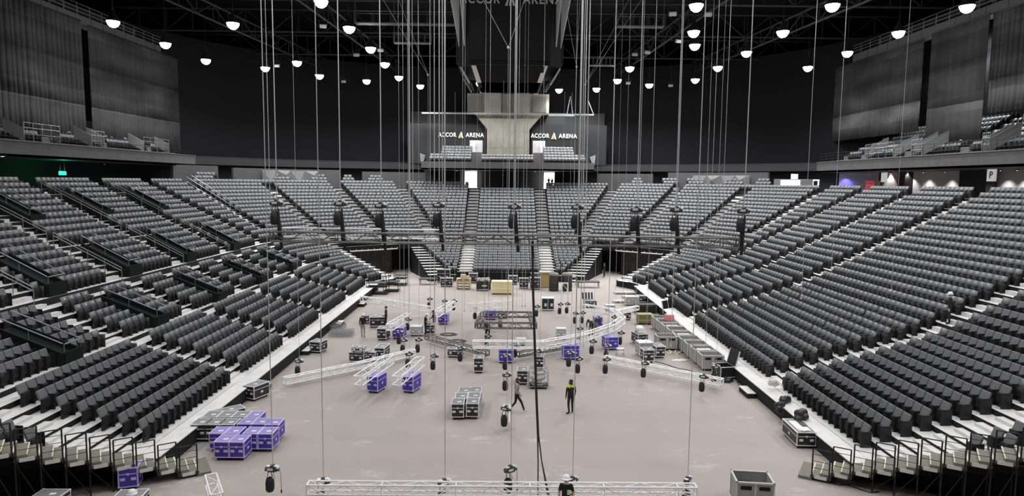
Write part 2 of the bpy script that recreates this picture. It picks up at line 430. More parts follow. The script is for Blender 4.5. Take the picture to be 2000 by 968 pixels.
# dark pillars / dark bays along the side concourse
def s_at_px(sg, t, px, z):
    best = min(np.linspace(0, 3, 900), key=lambda s: abs(to_px((pp(t, s).x*sg, pp(t, s).y, z))[0]-px) if pp(t, s).y > 5 else 1e9)
    return float(best)
def arc_wall(name, sg, t, px0, px1, z0, z1, mt, thick=.35):
    a, b = sorted((s_at_px(sg, t, px0, z0), s_at_px(sg, t, px1, z0)))
    mb = MB(); n = 10; ss = [a+(b-a)*i/n for i in range(n+1)]
    def W(tt, s, z): p = pp(tt, s); return Vector((p.x*sg, p.y, z))
    for p, q in zip(ss[:-1], ss[1:]):
        mb.quad(W(t, p, z0), W(t, q, z0), W(t, q, z1), W(t, p, z1)); mb.quad(W(t+thick, p, z0), W(t+thick, q, z0), W(t+thick, q, z1), W(t+thick, p, z1))
        mb.quad(W(t, p, z1), W(t, q, z1), W(t+thick, q, z1), W(t+thick, p, z1))
    for s in (a, b): mb.quad(W(t, s, z0), W(t+thick, s, z0), W(t+thick, s, z1), W(t, s, z1))
    return struct(mb.build(name, [mt]))
for sg, p0, p1, h in ((-1, 340, 428, 12.9), (-1, 456, 664, 12.75), (-1, 708, 832, 12.6), (1, 1168, 1274, 12.7), (1, 1304, 1498, 12.9)):
    arc_wall('wall_rim', sg, 24.6, p0, p1, ZR-.2, h, M_GREYWALL)
# faceted parapet panels on top of the stand corners
M_FACET = mat('facet_grey', (.17, .165, .165), .7)
def facet_panel(name, sg, px0, px1, z0, z1, t=24.2):
    """a low relief panel of folded triangles"""
    a, b = s_at_px(sg, t, px0, z0), s_at_px(sg, t, px1, z0); n = 4; mb = MB(); 
    def W(u, v, d): p = pp(t-d, a+(b-a)*u); return Vector((p.x*sg, p.y, z0+(z1-z0)*v))
    top = [W(i/n, 1, (0, .1, .05, .1, 0)[i]) for i in range(n+1)]; bot = [W(i/n, 0, (0, .1, .05, .1, 0)[i]) for i in range(n+1)]
    mid = [W((i+.5)/n, .5+(.22 if i % 2 else -.22), .75 if i % 2 else .45) for i in range(n)]
    for i in range(n):
        for q in ((top[i], top[i+1]), (top[i+1], bot[i+1]), (bot[i+1], bot[i]), (bot[i], top[i])): mb.add([mid[i], *q], [(0, 1, 2)])
    o = mb.build('faceted_parapet_panel', [M_FACET]); return o
tag(facet_panel('f', -1, 512, 622, ZR, 12.55), 'pale grey faceted parapet panel above the seats left of the far balcony', 'wall panel', 'faceted parapet panels')
tag(facet_panel('f', 1, 1352, 1462, ZR, 12.5), 'pale grey faceted parapet panel above the seats right of the far balcony', 'wall panel', 'faceted parapet panels')

# side balconies
for sg, nm in ((1, 'right'), (-1, 'left')):
    mb = MB(); mb.box((sg*37.65, (8+81)/2, 13.45), (.3, 73, 1.2)); mb.box((sg*41.2, 44.5, 12.95), (7.4, 73, .2)); mb.box((sg*41.2, 80.9, 13.45), (7.1, .3, 1.2))
    mb.box((sg*37.62, 44.5, 14.07), (.42, 73, .05), mi=1)
    struct(mb.build('wall_balcony_'+nm, [M_FASCIA, mat('balcony_cap', (.2, .2, .2), .6)]))
    mb = MB()
    for xx, zz in UP_ROWS: mb.box((sg*(xx+.2), 44.5, zz-.3), (.86, 71, .6))
    struct(mb.build('floor_upper_tier_'+nm, [mat('tier_concrete', (.16, .155, .155), .8)]))
    mb = MB()
    mb.box((sg*48.5, 44.5, 21), (.3, 76, 15)); struct(mb.build('wall_upper_'+nm, [M_DRAPE]))
# curtains hung along both sides of the roof
def scrim():
    m = mat('scrim_cloth', (.05, .05, .052), .85); nt = m.node_tree; b = nt.nodes['Principled BSDF']; L = nt.links.new
    tc = nt.nodes.new('ShaderNodeTexCoord'); sp = nt.nodes.new('ShaderNodeSeparateXYZ'); L(tc.outputs['Object'], sp.inputs[0])
    n = nt.nodes.new('ShaderNodeTexNoise'); mp = nt.nodes.new('ShaderNodeMapping'); mp.inputs['Scale'].default_value = (.2, .16, .5); n.inputs['Scale'].default_value = 1; n.inputs['Detail'].default_value = 4
    L(tc.outputs['Object'], mp.inputs[0]); L(mp.outputs[0], n.inputs['Vector'])
    r = nt.nodes.new('ShaderNodeValToRGB'); r.color_ramp.elements[0].position = .3; r.color_ramp.elements[0].color = (.010, .010, .0105, 1); r.color_ramp.elements[1].position = .75; r.color_ramp.elements[1].color = (.078, .077, .078, 1)
    L(n.outputs['Fac'], r.inputs['Fac'])
    # bands painted in for lit rows and streaks showing through the thin cloth
    r2 = nt.nodes.new('ShaderNodeValToRGB'); e = r2.color_ramp; e.interpolation = 'CONSTANT'
    e.elements[0].position = 0; e.elements[0].color = (.75,)*3+(1,); e.elements[1].position = .28; e.elements[1].color = (1.25,)*3+(1,)
    for p, v in ((.42, .75), (.60, 1.0), (.64, .7), (.9, 1.35)): q = e.elements.new(p); q.color = (v, v, v, 1)
    mr = nt.nodes.new('ShaderNodeMapRange'); mr.inputs[1].default_value = 15; mr.inputs[2].default_value = 26; L(sp.outputs['Z'], mr.inputs[0]); L(mr.outputs[0], r2.inputs['Fac'])
    mx = nt.nodes.new('ShaderNodeMixRGB'); mx.blend_type = 'MULTIPLY'; mx.inputs['Fac'].default_value = 1; L(r.outputs['Color'], mx.inputs['Color1']); L(r2.outputs['Color'], mx.inputs['Color2']); L(mx.outputs['Color'], b.inputs['Base Color'])
    return m
M_SCRIM = scrim()
def curtain(sg, y0, y1, zb, zt, label, X=41.0):
    mb = MB(); n = 60
    def P(i, z): y = y0+(y1-y0)*i/n; return Vector((sg*(X+.06*math.sin(y*2.1)+.03*math.sin(y*5.3)), y, z))
    for i in range(n):
        for a, b in zip(np.linspace(zb, zt, 4)[:-1], np.linspace(zb, zt, 4)[1:]): mb.quad(P(i, a), P(i+1, a), P(i+1, b), P(i, b))
    o = mb.build('scrim_curtain', [M_SCRIM], smooth=True); mod = o.modifiers.new('s', 'SOLIDIFY'); mod.thickness = .03
    tag(o, label, 'curtain', 'scrim curtains under the roof')
    b = MB(); b.tube((sg*X, y0, zt+.05), (sg*X, y1, zt+.05), .07, 6)
    for k in range(int((y1-y0)/2)): b.tube((sg*X, y0+.5+2*k, zt), (sg*X, y0+.5+2*k, zt+1.2), .02, 4)
    b.build('curtain_rail', [M_DARKMET], o)
    return o
yb = at(172, 200, X=-41).y
for sg, nm in ((1, 'right'), (-1, 'left')):
    e = empty('curtain_gantry', (sg*42.6, 54, 26.4)); b = MB(); b.box((0, 0, .3), (1.2, 66, .9)); b.build('gantry_beam', [mat('gantry_grey', (.10, .10, .10), .7)], e)
    for x in (-.6, .6):
        b = MB()
        for z in (1.1, 1.45, 1.8): b.tube((x, -33, z), (x, 33, z), .03, 5)
        for i in range(34): b.tube((x, -33+2*i, .7), (x, -33+2*i, 1.8), .03, 4)
        b.build('gantry_railing', [mat('gantry_steel', (.2, .2, .2), .5)], e)
    tag(e, 'railed walkway gantry carrying the curtains along the %s side of the roof' % nm, 'gantry', 'curtain gantries')
curtain(-1, yb+.6, at(359, 200, X=-41).y, 14.3, 26, 'dark scrim curtain nearest the far end above the left balcony')
curtain(-1, 28, yb-.5, 14.3, 26.2, 'dark scrim curtain cut by the frame edge above the left balcony')
yr0, yr1, yr2 = at(1617, 200, X=41).y, at(1797, 200, X=41).y, at(1812, 200, X=41).y
curtain(1, yr1, yr0, 16.8, 25.8, 'grey scrim curtain with short hem nearest the far end on the right side')
yr3 = at(1915, 260, X=41).y
curtain(1, yr3, yr2, 15.2, 26, 'grey scrim curtain with longer hem in the middle of the right side')
curtain(1, 26, yr3-.05, 17.6, 26, 'grey scrim curtain cut by the frame edge on the right side', X=41.3)
# balcony railings
def railing(name, pts, h, label, cat, group, post=1.2, rails=3, mt=None, r=.022):
    mb = MB()
    for a, b in zip(pts[:-1], pts[1:]):
        a, b = Vector(a), Vector(b); n = max(1, int((b-a).length/post))
        for i in range(n+1): p = a.lerp(b, i/n); mb.tube(p, p+Vector((0, 0, h)), r, 5)
        for j in range(rails): z = Vector((0, 0, h*(j+1)/rails)); mb.tube(a+z, b+z, r, 5)
    return tag(mb.build(name, [mt or M_DARKMET]), label, cat, group)
railing('balcony_railing', [(37.6, 27, 14.1), (37.6, 80.5, 14.1)], .95, 'dark steel railing along the edge of the right side balcony', 'railing', 'balcony railings', 1.5)
railing('balcony_railing', [(-37.6, 27, 14.1), (-37.6, 80.5, 14.1)], .55, 'low dark railing along the edge of the left side balcony', 'railing', 'balcony railings', 1.5, 2)
M_GLASSP = mat('pale_panel', (.3, .3, .3), .5)
def entry_rail(sg, y, w, label, long=1.6):
    e = empty('stair_entry_rail', (sg*38.0, y, 14.1))
    for d in (-w/2, w/2):
        mb = MB(); a, b = Vector((0, d, 0)), Vector((sg*long, d, .55*long))
        mb.add([a, b, b+Vector((0, 0, 1)), a+Vector((0, 0, 1))], [(0, 1, 2, 3)]); o = mb.build('side_panel', [M_GLASSP], e); o.modifiers.new('s', 'SOLIDIFY').thickness = .03
        mb = MB(); mb.tube(a+Vector((0, 0, 1.02)), b+Vector((0, 0, 1.02)), .03, 6); mb.tube(a, a+Vector((0, 0, 1.02)), .03, 6); mb.tube(b, b+Vector((0, 0, 1.02)), .03, 6)
        mb.tube(a+Vector((0, 0, .5)), b+Vector((0, 0, .5)), .02, 6)
        mb.build('handrail', [M_STEEL], e)
    mb = MB(); 
    for h in (.6, 1.1, 1.5): mb.tube((0, -w/2, h), (0, w/2, h), .025, 6)
    for i in range(5): mb.tube((0, -w/2+w*i/4, 0), (0, -w/2+w*i/4, 1.5), .025, 6)
    mb.build('front_railing', [M_STEEL], e)
    return tag(e, label, 'railing', 'entry railings on the side balconies')
for pxa, pxb, lab in ((48, 118, 'wide pale entry railing on the left balcony beside the frame edge'), (180, 204, 'narrow pale entry railing on the left balcony between its curtains'), (281, 330, 'pale entry railing on the left balcony near its far end')):
    ya, yb_ = at(pxa, 280, X=-38).y, at(pxb, 280, X=-38).y; entry_rail(-1, (ya+yb_)/2, abs(yb_-ya), lab)
for pxa, pxb, lab in ((1690, 1745, 'entry railing on the right balcony under the short curtain'), (1780, 1800, 'narrow entry railing on the right balcony between two curtains'), (1918, 1932, 'bright steel stair railing on the right balcony beside the longer curtain')):
    ya, yb_ = at(pxa, 290, X=38).y, at(pxb, 290, X=38).y; entry_rail(1, (ya+yb_)/2, abs(yb_-ya), lab, 2.4)

# ------------------------------------------------------------------ concourse details
M_GLOW = mat('sign_white_glow', (1, 1, 1), .5, emit=4)
M_DOORGLOW = mat('daylight_glow', (1, 1, 1), .5, emit=9)
def downlight(p, W, label, col=(1, .96, .9), ang=100, vis=.12, group='concourse downlights', blend=.6):
    mb = MB(); mb.lathe([(vis*.3, .10), (vis, .08), (vis, 0), (vis*.8, -.02)], n=12); o = mb.build('downlight', [M_DARKMET], loc=p)
    b = MB(); b.lathe([(1e-3, -.035), (vis*.75, -.015), (vis*.8, 0)], n=12); b.build('lens', [M_GLOW if col[2] > .5 and col[0] > .5 else mat('lens%.1f%.1f' % (col[0], col[1]), col, emit=6)], o)
    l = bpy.data.lights.new('downlight_lamp', 'SPOT'); l.energy = W; l.spot_size = math.radians(ang); l.spot_blend = blend; l.color = col; l.shadow_soft_size = .1
    lo = bpy.data.objects.new('lamp', l); COL.objects.link(lo); lo.parent = o; lo.location = (0, 0, -.06)
    return tag(o, label, 'lamp', group)
for i, px in enumerate((1667, 1741, 1776, 1806, 1848, 1957, 1990)):
    p = at(px, 350, X=42.9)
    downlight((42.7, p.y, 12.75), 330, 'small round downlight washing the pale wall under the right balcony, %s from the far end' % ORD[i])
# near-black blocks standing for the dark openings between pale stretches of wall
M_DARKBAY = mat('dark_bay', (.02, .02, .021), .7)
for i, (a, b) in enumerate(((1692, 1722), (1752, 1766), (1872, 1925))):
    ya, yb_ = at(a, 355, X=42.4).y, at(b, 355, X=42.4).y
    mb = MB(); mb.box((42.9, (ya+yb_)/2, 11.6), (.9, abs(yb_-ya), 2.6)); struct(mb.build('wall_bay_%d' % (i+1), [M_DARKBAY]))
def text_mesh(s, size, depth, mt, name, parent=None, loc=(0, 0, 0), rot=None, align='CENTER', width=1):
    c = bpy.data.curves.new(name, 'FONT'); c.body = s; c.size = size; c.extrude = depth; c.align_x = align; c.align_y = 'CENTER'; c.space_character = width; c.offset = size*.012
    c.materials.append(mt); o = bpy.data.objects.new(name, c); COL.objects.link(o); o.location = loc
    bpy.context.view_layer.update(); me = bpy.data.meshes.new_from_object(o.evaluated_get(bpy.context.evaluated_depsgraph_get())); bpy.data.objects.remove(o)
    o = bpy.data.objects.new(name, me); COL.objects.link(o); o.location = loc
    if rot: o.rotation_euler = rot
    if parent: o.parent = parent
    return o
def hanging_sign(px, py, X, letter, label):
    p = at(px, py, X=X); e = empty('block_sign', (p.x, p.y, p.z))
    mb = MB(); mb.rbox((0, 0, 0), (.12, 1.0, 1.0), .02); mb.build('sign_face', [mat('sign_paper_glow', (.8, .8, .8), .6, emit=.45)], e)  # faint glow put into the white face to brighten it
    mb = MB(); mb.tube((0, -.3, .5), (0, -.3, 12.85-p.z), .015, 5); mb.tube((0, .3, .5), (0, .3, 12.85-p.z), .015, 5); mb.build('hanger', [M_DARKMET], e)
    if letter: text_mesh(letter, .8, .01, M_BLACK, 'letter', e, (-.075, 0, 0), (math.pi/2, 0, -math.pi/2))
    tag(e, label, 'sign', 'white block letter signs')
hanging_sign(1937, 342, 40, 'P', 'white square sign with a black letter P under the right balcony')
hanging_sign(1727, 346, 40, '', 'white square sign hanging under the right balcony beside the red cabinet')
# red cabinet with rows of pale knobs
p = at(1704, 369, X=40.5); e = empty('red_cabinet', (p.x, p.y, ZR))
mb = MB(); mb.rbox((0, 0, .75), (.7, 1.7, 1.5), .03); mb.build('cabinet_body', [mat('red_paint_glow', (.75, .02, .03), .4, emit=.25)], e)  # slight glow put into the red of the cabinet
mb = MB()
for r_ in range(3):
    for c_ in range(4): mb.sphere((-.36, -.6+.4*c_, .4+.4*r_), .075, n=8)
mb.build('knob_rows', [mat('pink_knob', (.9, .55, .55), .4)], e); mb = MB(); mb.rbox((-.05, -.95, .75), (.7, .12, 1.5), .02); mb.build('side_panel', [mat('salmon_panel', (.85, .5, .42), .5)], e)
tag(e, 'bright red cabinet with pale dots on the concourse under the right balcony', 'cabinet')
# lit parapet box and blue arch in the right corner
a = at(1512, 371, Y=83); b_ = at(1583, 371, Y=83); e = empty('lit_parapet', ((a.x+b_.x)/2, 83, ZR+.5)); W_ = b_.x-a.x
e.rotation_euler.z = math.radians(-38)
mb = MB(); h = 1.15
vs = [(-W_/2, 0, 0), (W_/2, 0, 0), (W_/2, 0, h), (-W_/2, 0, h), (-W_*.30, -.35, .15), (W_*.22, -.35, .15), (W_*.22, -.35, h-.1), (-W_*.30, -.35, h-.1)]
mb.add(vs, [(0, 1, 5, 4), (1, 2, 6, 5), (2, 3, 7, 6), (3, 0, 4, 7), (4, 5, 6, 7)]); mb.box((0, .3, h/2-.25), (W_, .55, h+.5)); mb.build('faceted_case', [M_FACET], e)
mb = MB(); mb.box((-W_*.04, -.37, h/2+.02), (W_*.5, .04, h-.3)); mb.build('screen', [mat('screen_glow', (1, 1, 1), .5, emit=6)], e)
tag(e, 'faceted parapet with a glowing white screen at the top of the right corner', 'sign')
p = at(1592, 373, Y=82); e = empty('light_arch', (p.x, p.y, ZR+.35))
mb = MB(); mb.tube((-.35, 0, 0), (-.35, 0, 1.2), .07, 6); mb.tube((.35, 0, 0), (.35, 0, 1.2), .07, 6); mb.tube((-.42, 0, 1.2), (.42, 0, 1.2), .07, 6)
o = mb.build('light_tube', [mat('arch_glow', (.75, .8, 1), .4, emit=6)], e); mb = MB(); mb.box((0, 0, -.16), (1, .3, .38)); mb.build('foot_plate', [M_DARKMET], e)
tag(e, 'small glowing bluish white light arch beside the lit parapet', 'lamp')
p = at(1551, 348, Y=86); e = empty('screen_tower', (p.x, p.y, ZR)); mb = MB(); mb.box((0, 0, 1.0), (.25, .25, 2.0)); mb.build('post', [M_DARKMET], e)
mb = MB(); mb.rbox((0, -.1, 1.9), (.9, .12, .9), .02); mb.build('screen', [mat('dim_screen', (.8, .85, .9), .5, emit=.7)], e); tag(e, 'pale square screen on a post behind the lit parapet', 'screen')
# blue and green spill lamps
downlight((40.4, at(1645, 360, X=40.5).y, 12.7), 500, 'small blue lamp under the right balcony near its far end', (.12, .1, 1), 120, .1, 'coloured concourse lamps')
downlight((-41, at(205, 345, X=-41).y, 12.7), 160, 'small dim blue lamp under the left balcony', (.12, .1, 1), 110, .1, 'coloured concourse lamps')
p = at(122, 338, X=-40.5); e = empty('exit_sign', (p.x, p.y, p.z)); mb = MB(); mb.rbox((0, 0, 0), (.12, .9, .35), .02); mb.build('sign_case', [mat('exit_green', (.02, .7, .3), .4, emit=2.2)], e)
mb = MB(); mb.tube((0, -.3, .15), (0, -.3, 12.85-p.z), .012, 5); mb.tube((0, .3, .15), (0, .3, 12.85-p.z), .012, 5); mb.build('hanger', [M_DARKMET], e)
l = bpy.data.lights.new('exit_glow', 'POINT'); l.energy = 60; l.color = (.05, 1, .45); l.shadow_soft_size = .15; lo = bpy.data.objects.new('lamp', l); COL.objects.link(lo); lo.parent = e; lo.location = (.2, 0, .4)
tag(e, 'green glowing exit sign hanging under the left balcony', 'sign')
# small door lamps of the far wall
for (px, py, Y, lab) in ((414, 323, 94, 'round white lamp above the far left service door'), (665, 331, 101, 'round white lamp on the post left of the far balcony'), (1313, 337, 101, 'round white lamp on the grey post right of the far balcony'), (1483, 344, 91, 'white half round lamp on the grey wall behind the right corner seats'), (892, 333, 100, 'small lamp under the far balcony left of the bright doorway'), (1045, 334.5, 100, 'small lamp under the far balcony beside the right bright doorway'), (5, 305, 50, 'white lamp under the left balcony at the frame edge')):
    p = at(px, py, Y=Y); downlight((p.x, p.y, p.z), 60, lab, vis=.22, ang=140)

# ------------------------------------------------------------------ far balcony, doors, signs, pillar
mb = MB(); FB = 96.0; xl, xr = -12.3, 12.4
mb.box(((xl+xr)/2, FB+.15, 13.55), (xr-xl, .3, 1.2)); mb.box(((xl+xr)/2, FB+4.2, 13.1), (xr-xl, 8.4, .25)); 
mb.box(((xl+xr)/2, FB+4, 13.9), (xr-xl-.5, 7.5, .2))
for j in range(5):
    for x0, x1 in ((-9.9, -3.7), (3.7, 9.9)) if j >= 2 else ((-11.2, 11.2),): mb.box(((x0+x1)/2, BAL_Y+.5+j*.8+.5, BAL_Z+.21*j-.0), (x1-x0, .8+.3, .42*j+.02 if j else .05), mi=0)
struct(mb.build('wall_balcony_far', [M_FASCIA]))
mb = MB()
for x, s in ((xl, -1), (xr, 1)): mb.add([(x, FB, 13.0), (x, FB+5, 13.6), (x, FB+5, 15.2), (x+s*.2, FB, 15.3), (x+s*.2, FB+.3, 15.3), (x, FB+.3, 13)], [(0, 1, 2, 3), (0, 5, 4, 3), (5, 1, 2, 4)])
struct(mb.build('trim_balcony_end', [mat('balcony_end_white', (.4, .4, .4), .6)]))
mb = MB(); mb.box((0, 105.2, 12), (26, .3, 3.6)); mb.box((0, 104.9, 16.5), (30, .3, 6)); mb.box((0, 104.6, 20), (30, .4, 4)); 
for x0, x1 in ((-15, -3.4), (3.6, 15)): mb.box(((x0+x1)/2, 102.2, 17), (x1-x0, .3, 6.0))
mb.box((-9.9, 102.3, 11.6), (5.4, .3, 3)); mb.box((9.7, 102.3, 11.6), (5, .3, 3)); mb.box((-2.3, 103.5, 11.6), (3.4, .3, 2.6), mi=1); mb.box((2.9, 103.6, 11.5), (1.6, .3, 2.4), mi=2)
struct(mb.build('wall_far', [mat('wall_black', (.014, .014, .015), .7), mat('wall_dim', (.06, .055, .055), .7), mat('wall_dim_grey', (.14, .13, .13), .7)]))
mb = MB(); mb.box((0, 75.2, .55), (11.4, .25, 1.1)); mb.tube((-5.7, 75.0, 1.2), (5.7, 75.0, 1.2), .03); mb.tube((-5.7, 75.0, .75), (5.7, 75.0, .75), .03)
struct(mb.build('wall_far_front', [M_BLACK]))
# bright doorways
for i, (a, b, t_, bt) in enumerate(((908, 932, 335, 367.5), (1062, 1088, 337, 368.5))):
    A, B = at(a, bt, Y=102.8), at(b, t_, Y=102.8)
    mb = MB(); mb.box(((A.x+B.x)/2, 103.0, (A.z+B.z)/2), (B.x-A.x, .06, B.z-A.z), mi=0)
    for x in (A.x-.08, B.x+.08): mb.box((x, 102.8, (A.z+B.z)/2), (.14, .5, B.z-A.z+.3), mi=1)
    mb.box(((A.x+B.x)/2, 102.8, B.z+.1), (B.x-A.x+.3, .5, .2), mi=1)
    struct(mb.build('door_%d' % (i+1), [M_DOORGLOW, M_DARKMET]))
# white double doors above the balcony
for i, (a, b, t_, bt) in enumerate(((917, 943, 274, 303), (1040, 1065, 275, 304))):
    A, B = at(a, bt, Y=101.8), at(b, t_, Y=101.8); e = empty('door_%d' % (i+3), ((A.x+B.x)/2, 101.9, A.z)); e['kind'] = 'structure'
    W_, H_ = B.x-A.x, B.z-A.z
    for s in (-1, 1):
        mb = MB(); mb.rbox((s*W_/4, 0, H_/2), (W_/2-.03, .08, H_), .02); o = mb.build('door_leaf', [mat('door_white', (.62, .61, .6), .5)], e)
        mb = MB(); mb.tube((s*.12, -.08, H_*.45), (s*.12, -.08, H_*.6), .03, 6); mb.build('door_handle', [M_STEEL], o)
    downlight((e.location.x+(0 if i == 0 else 0), 101.6, B.z+.45), 25, 'small white lamp above the %s white double door over the far balcony' % ('left' if i == 0 else 'right'), vis=.2, ang=130)
# lettering
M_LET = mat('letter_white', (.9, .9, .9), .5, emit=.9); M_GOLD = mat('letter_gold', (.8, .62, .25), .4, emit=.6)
def logo_A(parent, loc, h, mts):
    mb = MB(); d = .05
    def para(pts, mi): mb.add([(x*h, -d, z*h) for x, z in pts]+[(x*h, d, z*h) for x, z in pts], [tuple(range(len(pts))), tuple(range(2*len(pts)-1, len(pts)-1, -1))]+[(i, (i+1) % len(pts), len(pts)+(i+1) % len(pts), len(pts)+i) for i in range(len(pts))], mi)
    para([(-.05, .5), (.12, .5), (.42, -.5), (.22, -.5)], 0); para([(-.16, .18), (-.02, .32), (-.22, -.5), (-.42, -.5)], 1); para([(-.02, -.05), (.1, .05), (.0, -.5), (-.1, -.5)], 1)
    o = mb.build('emblem', mts, parent); o.location = loc; return o
def arena_sign(cx, z, Y, width, label, mts, hl, name='wall_lettering'):
    e = empty(name, (cx, Y, z)); 
    a = text_mesh('ACCOR', 1, .05, mts[0], 'word', e, (-width*.30, 0, 0), (math.pi/2, 0, 0), width=1.15); b = text_mesh('ARENA', 1, .05, mts[0], 'word', e, (width*.31, 0, 0), (math.pi/2, 0, 0), width=1.15)
    bpy.context.view_layer.update()
    for o, wd in ((a, width*.40), (b, width*.40)): o.scale = (wd/max(o.dimensions.x, .1), hl/.72, 1)
    logo_A(e, (0, 0, 0), hl*1.45, mts); tag(e, label, 'sign', 'arena name lettering'); return e
for px0, px1, py, lab in ((856, 944, 263, 'white ACCOR ARENA wall lettering left of the concrete pillar'), (1037, 1126, 265, 'white ACCOR ARENA wall lettering right of the concrete pillar')):
    A, B = at(px0, py, Y=101.9), at(px1, py, Y=101.9); arena_sign((A.x+B.x)/2, A.z, 101.95, B.x-A.x, lab, [M_LET, M_GOLD], .62)
# concrete pillar with flared head
mb = MB(); Y0 = 100.6; zt, zc, zf = at(990, 182, Y=Y0).z, at(990, 222, Y=Y0).z, at(990, 252, Y=Y0).z
def prism(pts, y0, y1, mi=0):
    n = len(pts); mb.add([(x, y0, z) for x, z in pts]+[(x, y1, z) for x, z in pts], [tuple(range(n)), tuple(range(2*n-1, n-1, -1))]+[(i, (i+1) % n, n+(i+1) % n, n+i) for i in range(n)], mi)
def PX(px): return at(px, 260, Y=Y0).x
prism([(PX(951), 14), (PX(1034), 14), (PX(1034), zf), (PX(1062), zc+.2), (PX(924), zc+.2), (PX(951), zf)], Y0, Y0+3.4)
prism([(PX(912), zc), (PX(1072), zc), (PX(1072), zt), (PX(912), zt)], Y0+.5, Y0+4)
for a, b in ((946, 978), (1003, 1034)): prism([(PX(a), zc+.05), (PX(b), zc+.05), (PX(b), zt+.1), (PX(a), zt+.1)], Y0-.5, Y0+.6)
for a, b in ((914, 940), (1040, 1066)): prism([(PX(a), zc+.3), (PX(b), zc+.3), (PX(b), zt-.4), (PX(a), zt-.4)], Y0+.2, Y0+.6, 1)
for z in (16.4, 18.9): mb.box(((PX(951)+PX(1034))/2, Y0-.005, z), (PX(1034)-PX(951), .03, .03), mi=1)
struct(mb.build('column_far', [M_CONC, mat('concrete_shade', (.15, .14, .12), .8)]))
mb = MB(); mb.box((0, Y0-.7, zc-.1), (PX(1157)-PX(824), .25, .22)); mb.box((PX(1095), Y0-.9, zc-.25), (PX(1117)-PX(1068), .3, .2), mi=1); mb.tube((PX(1157), Y0-.7, zc), (PX(1146), Y0-.7, zc+2), .05); mb.tube((PX(1117), Y0-.8, zc), (PX(1112), Y0-.8, zc+2.6), .06); mb.tube((PX(1106), Y0-.8, zc), (PX(1112), Y0-.8, zc+2.6), .06)
tag(mb.build('lighting_bar', [mat('bar_grey', (.2, .2, .2), .5), M_ALU]), 'long grey horizontal bar fixed across the head of the concrete pillar', 'beam')

# ------------------------------------------------------------------ hanging scoreboard
def scoreboard():
    Yc = 54; z0 = at(1000, 128, Y=Yc-3.6).z; xl, xr = at(893, 100, Y=Yc-3.6).x, at(1098, 100, Y=Yc-3.6).x; cx = (xl+xr)/2; hw = (xr-xl)/2
    e = empty('scoreboard', (cx, Yc, z0)); H = 7.5
    mb = MB(); o = hw; i = hw-.9
    oct_ = [(-i, -hw), (i, -hw), (hw, -i), (hw, i), (i, hw), (-i, hw), (-hw, i), (-hw, -i)]
    mb.add([(x, y, 0) for x, y in oct_]+[(x, y, H) for x, y in oct_], [tuple(range(8))[::-1], tuple(range(8, 16))]+[(k, (k+1) % 8, 8+(k+1) % 8, 8+k) for k in range(8)]); mb.build('housing', [M_BLACK], e)
    mk = mat('screen_off', (.009, .009, .01), .45, spec=.2)
    for k in range(4):
        b = MB(); b.rbox((0, -hw-.06, H*.43), (2*i-.1, .12, H*.78), .03); ob = b.build('screen', [mk], e); ob.rotation_euler.z = k*math.pi/2
        # slanted lower screen below every side
        b = MB(); b.add([(-i*.88, -hw+.15, -.05), (i*.88, -hw+.15, -.05), (i*.78, -hw+1.0, -1.1), (-i*.78, -hw+1.0, -1.1)], [(0, 1, 2, 3)]); ob = b.build('lower_screen', [mk], e); ob.rotation_euler.z = k*math.pi/2; ob.modifiers.new('s', 'SOLIDIFY').thickness = .08
        for s in (-1, 1):
            b = MB(); b.add([(s*(i*.95), -hw+.12, -.02), (s*(i*.95-.35), -hw+.12, -.02), (s*(i*.82-.35), -hw+.8, -1.15), (s*i*.82, -hw+.8, -1.15)], [(0, 1, 2, 3)])
            ob = b.build('edge_strip', [M_ALU], e); ob.rotation_euler.z = k*math.pi/2; ob.modifiers.new('s', 'SOLIDIFY').thickness = .12
        # wings standing out from the corners; pale grey stands for screen sheen
        for s in (-1, 1):
            b = MB(); b.add([(s*(hw-.1), -hw+.5, H*.18), (s*(hw+.55), -hw+.2, H*.65), (s*(hw+.55), -hw+.2, H*.83), (s*(hw-.1), -hw+.5, H*.83)], [(0, 1, 2, 3)])
            ob = b.build('wing_panel', [mat('wing_sheen', (.6, .61, .61), .5)], e); ob.rotation_euler.z = k*math.pi/2; ob.modifiers.new('s', 'SOLIDIFY').thickness = .1
    zt = at(1000, 1, Y=Yc-3.9).z-z0; xw = (at(1097, 0, Y=Yc-3.9).x-at(893, 0, Y=Yc-3.9).x)
    for k in range(1):
        for wd, cx_, ww in (('ACCOR', -xw*.29, .38), ('ARENA', xw*.31, .38)):
            t = text_mesh(wd, 1, .03, mat('letter_grey', (.4, .4, .4), .5, emit=.10), 'lettering', e, (cx_, -hw-.16, zt+.02), (math.pi/2, 0, 0), width=1.2); bpy.context.view_layer.update(); t.scale = (xw*ww/max(t.dimensions.x, .1), .62/.72, 1)
    logo_A(e, (0, -hw-.16, zt+.05), .9, [mat('letter_grey', (0, 0, 0)), MATS['letter_grey']])
    for s in (-1, 1):
        for r in (-1, 1): b = MB(); b.tube((s*hw*.6, r*hw*.6, H), (s*hw*.6, r*hw*.6, 33-z0), .06, 6); b.build('suspension_cable', [M_DARKMET], e)
    for s in (-1, 1): b = MB(); b.rbox((s*(hw-.25), -hw-.1, H*.87), (.9, .3, .14), .03); b.build('light_bracket', [M_ALU], e)
    tag(e, 'big black four-sided scoreboard with dark screens hanging from the roof', 'scoreboard')
scoreboard()

